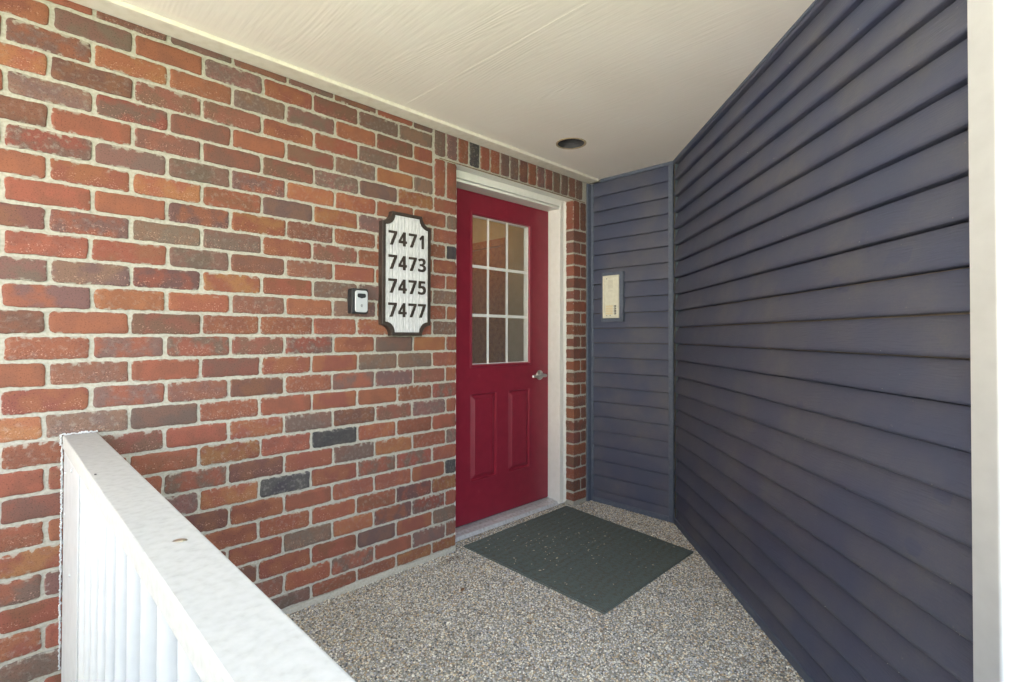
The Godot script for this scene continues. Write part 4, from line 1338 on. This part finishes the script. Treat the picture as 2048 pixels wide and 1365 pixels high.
func build_litter() -> void:
	# dry leaf bits on the slab
	var leaf_m := std(lin(0.20, 0.10, 0.045), 0.8)
	var spots := [[Vector3(-0.2577, 0.004, 0.3695), 0.016, 0.5, "curled brown dry leaf lying on the pebble floor near the wall"], [Vector3(-0.242, 0.004, 0.7731), 0.011, 1.9, "small reddish dry leaf scrap lying on the pebble floor before the mat"]]
	for s in spots:
		var t := thing("dry_leaf", s[3], "leaf", s[0], s[2], "dry leaves on the floor")
		var st := begin()
		var k: float = s[1]
		var f := func(u: float, v: float) -> Vector3: return Vector3(u * k, 0.25 * k * v * v + 0.1 * k * u * u, v * k * 0.45 * sqrt(maxf(0.0, 1.0 - u * u)))
		for i in 8:
			for j in 4:
				var u0 := -1.0 + i * 0.25; var u1 := u0 + 0.25; var v0 := -1.0 + j * 0.5; var v1 := v0 + 0.5
				quad(st, f.call(u0, v1), f.call(u1, v1), f.call(u1, v0), f.call(u0, v0))
		put("blade", st, leaf_m, t)
	# crumbs of soil and plant on the mat and at the foot of the brick corner
	var st2 := begin()
	for i in 150:
		var p := Vector3(rng.randf_range(0.08, 0.92), 0.0145, rng.randf_range(0.02, 0.9))
		if rng.randf() < 0.55: p = Vector3(0.42 + rng.randfn(0.0, 0.2), 0.0145, 0.36 + rng.randfn(0.0, 0.16))
		if p.x < 0.08 or p.x > 0.9 or p.z < 0.02 or p.z > 0.9: continue
		crumb(st2, p, rng.randf_range(0.0014, 0.0036))
	var a := put("mat_crumbs", st2, std(lin(0.50, 0.43, 0.29), 0.9))
	a.set_meta("kind", "stuff")
	a.set_meta("label", "pale crumbs of dry plant matter scattered over the doormat")
	a.set_meta("category", "debris")
	st2 = begin()
	for i in 220:
		var p := Vector3(-0.085 + rng.randfn(0.0, 0.045), 0.003, 0.055 + absf(rng.randfn(0.0, 0.028)))
		if p.z < 0.012 or p.x > 0.02: continue
		crumb(st2, p, rng.randf_range(0.0010, 0.0026))
	var b := put("soil_crumbs", st2, std(lin(0.09, 0.055, 0.028), 0.95))
	b.set_meta("kind", "stuff")
	b.set_meta("label", "brown soil crumbs gathered at the foot of the brick corner")
	b.set_meta("category", "debris")

func crumb(st: SurfaceTool, p: Vector3, r: float) -> void:
	var a := rng.randf() * TAU
	var l := r * rng.randf_range(1.0, 2.6)
	var d := Vector3(cos(a), 0, sin(a)); var e := Vector3(-sin(a), 0, cos(a))
	var q := [p - d * l, p + e * r * 0.7, p + d * l, p - e * r * 0.7]
	var top := p + Vector3.UP * r * 0.9
	for i in 4: tri(st, q[i], q[(i + 1) % 4], top)

# evergreen hedge along the outer side of the railing, just left of the camera
func build_hedge() -> void:
	var h := thing("hedge", "dark green clipped evergreen hedge growing along the outer side of the railing", "hedge", Vector3(-2.42, GROUND_Y, 0.0))
	var r2 := RandomNumberGenerator.new()
	r2.seed = 99
	var st := begin()
	for i in 26:
		var foot := Vector3(r2.randf_range(-0.1, 0.1), -0.02, 0.9 + i * 0.105)
		var tip := foot + Vector3(r2.randf_range(-0.2, 0.2), r2.randf_range(0.6, 0.9), r2.randf_range(-0.12, 0.12))
		var path := []
		for k in 6: path.append(foot.lerp(tip, k / 5.0) + Vector3(r2.randf_range(-0.012, 0.012), 0, r2.randf_range(-0.012, 0.012)))
		bead(st, path, 0.007, 0.2)
	put("stems", st, M.rust, h)
	st = begin()
	var pts := [Vector3(0, 0, 0), Vector3(0.35, 0.06, -0.5), Vector3(0, 0.0, -1.0), Vector3(-0.35, 0.06, -0.5)]
	tri(st, pts[0], pts[1], pts[2])
	tri(st, pts[0], pts[2], pts[3])
	var leaf := st.commit()
	var lm := std(Color.WHITE, 0.5)
	lm.vertex_color_use_as_albedo = true
	lm.backlight_enabled = true
	lm.backlight = lin(0.02, 0.04, 0.008)
	var mm := MultiMesh.new()
	mm.transform_format = MultiMesh.TRANSFORM_3D
	mm.use_colors = true
	mm.mesh = leaf
	mm.instance_count = 18000
	var buf := PackedFloat32Array()
	for i in 18000:
		var p := Vector3(r2.randf_range(-1, 1), r2.randf_range(-1, 1), r2.randf_range(-1, 1))
		# most leaves near the outside of the clipped body
		var m := maxf(absf(p.x), maxf(absf(p.y), absf(p.z)))
		p *= lerpf(1.0, (0.82 + 0.18 * r2.randf()) / m, 0.75)
		var z := 2.25 + p.z * 1.45
		var q := Vector3(p.x * 0.30 + 0.05 * sin(z * 5.0), 0.57 + p.y * 0.50 + 0.05 * sin(z * 3.3) + 0.03 * sin(z * 9.0), z)
		var b := Basis.from_euler(Vector3(r2.randf_range(-1.2, 1.2), r2.randf() * TAU, r2.randf_range(-0.8, 0.8))).scaled(Vector3.ONE * r2.randf_range(0.03, 0.055))
		var g := r2.randf_range(0.7, 1.3)
		buf.append_array([b.x.x, b.y.x, b.z.x, q.x, b.x.y, b.y.y, b.z.y, q.y, b.x.z, b.y.z, b.z.z, q.z, 0.040 * g, 0.075 * g, 0.024 * g, 1.0])
	mm.buffer = buf
	var mi := MultiMeshInstance3D.new()
	mi.name = "leaves"
	mi.multimesh = mm
	mi.material_override = lm
	mi.set_meta("kind", "stuff")
	h.add_child(mi)
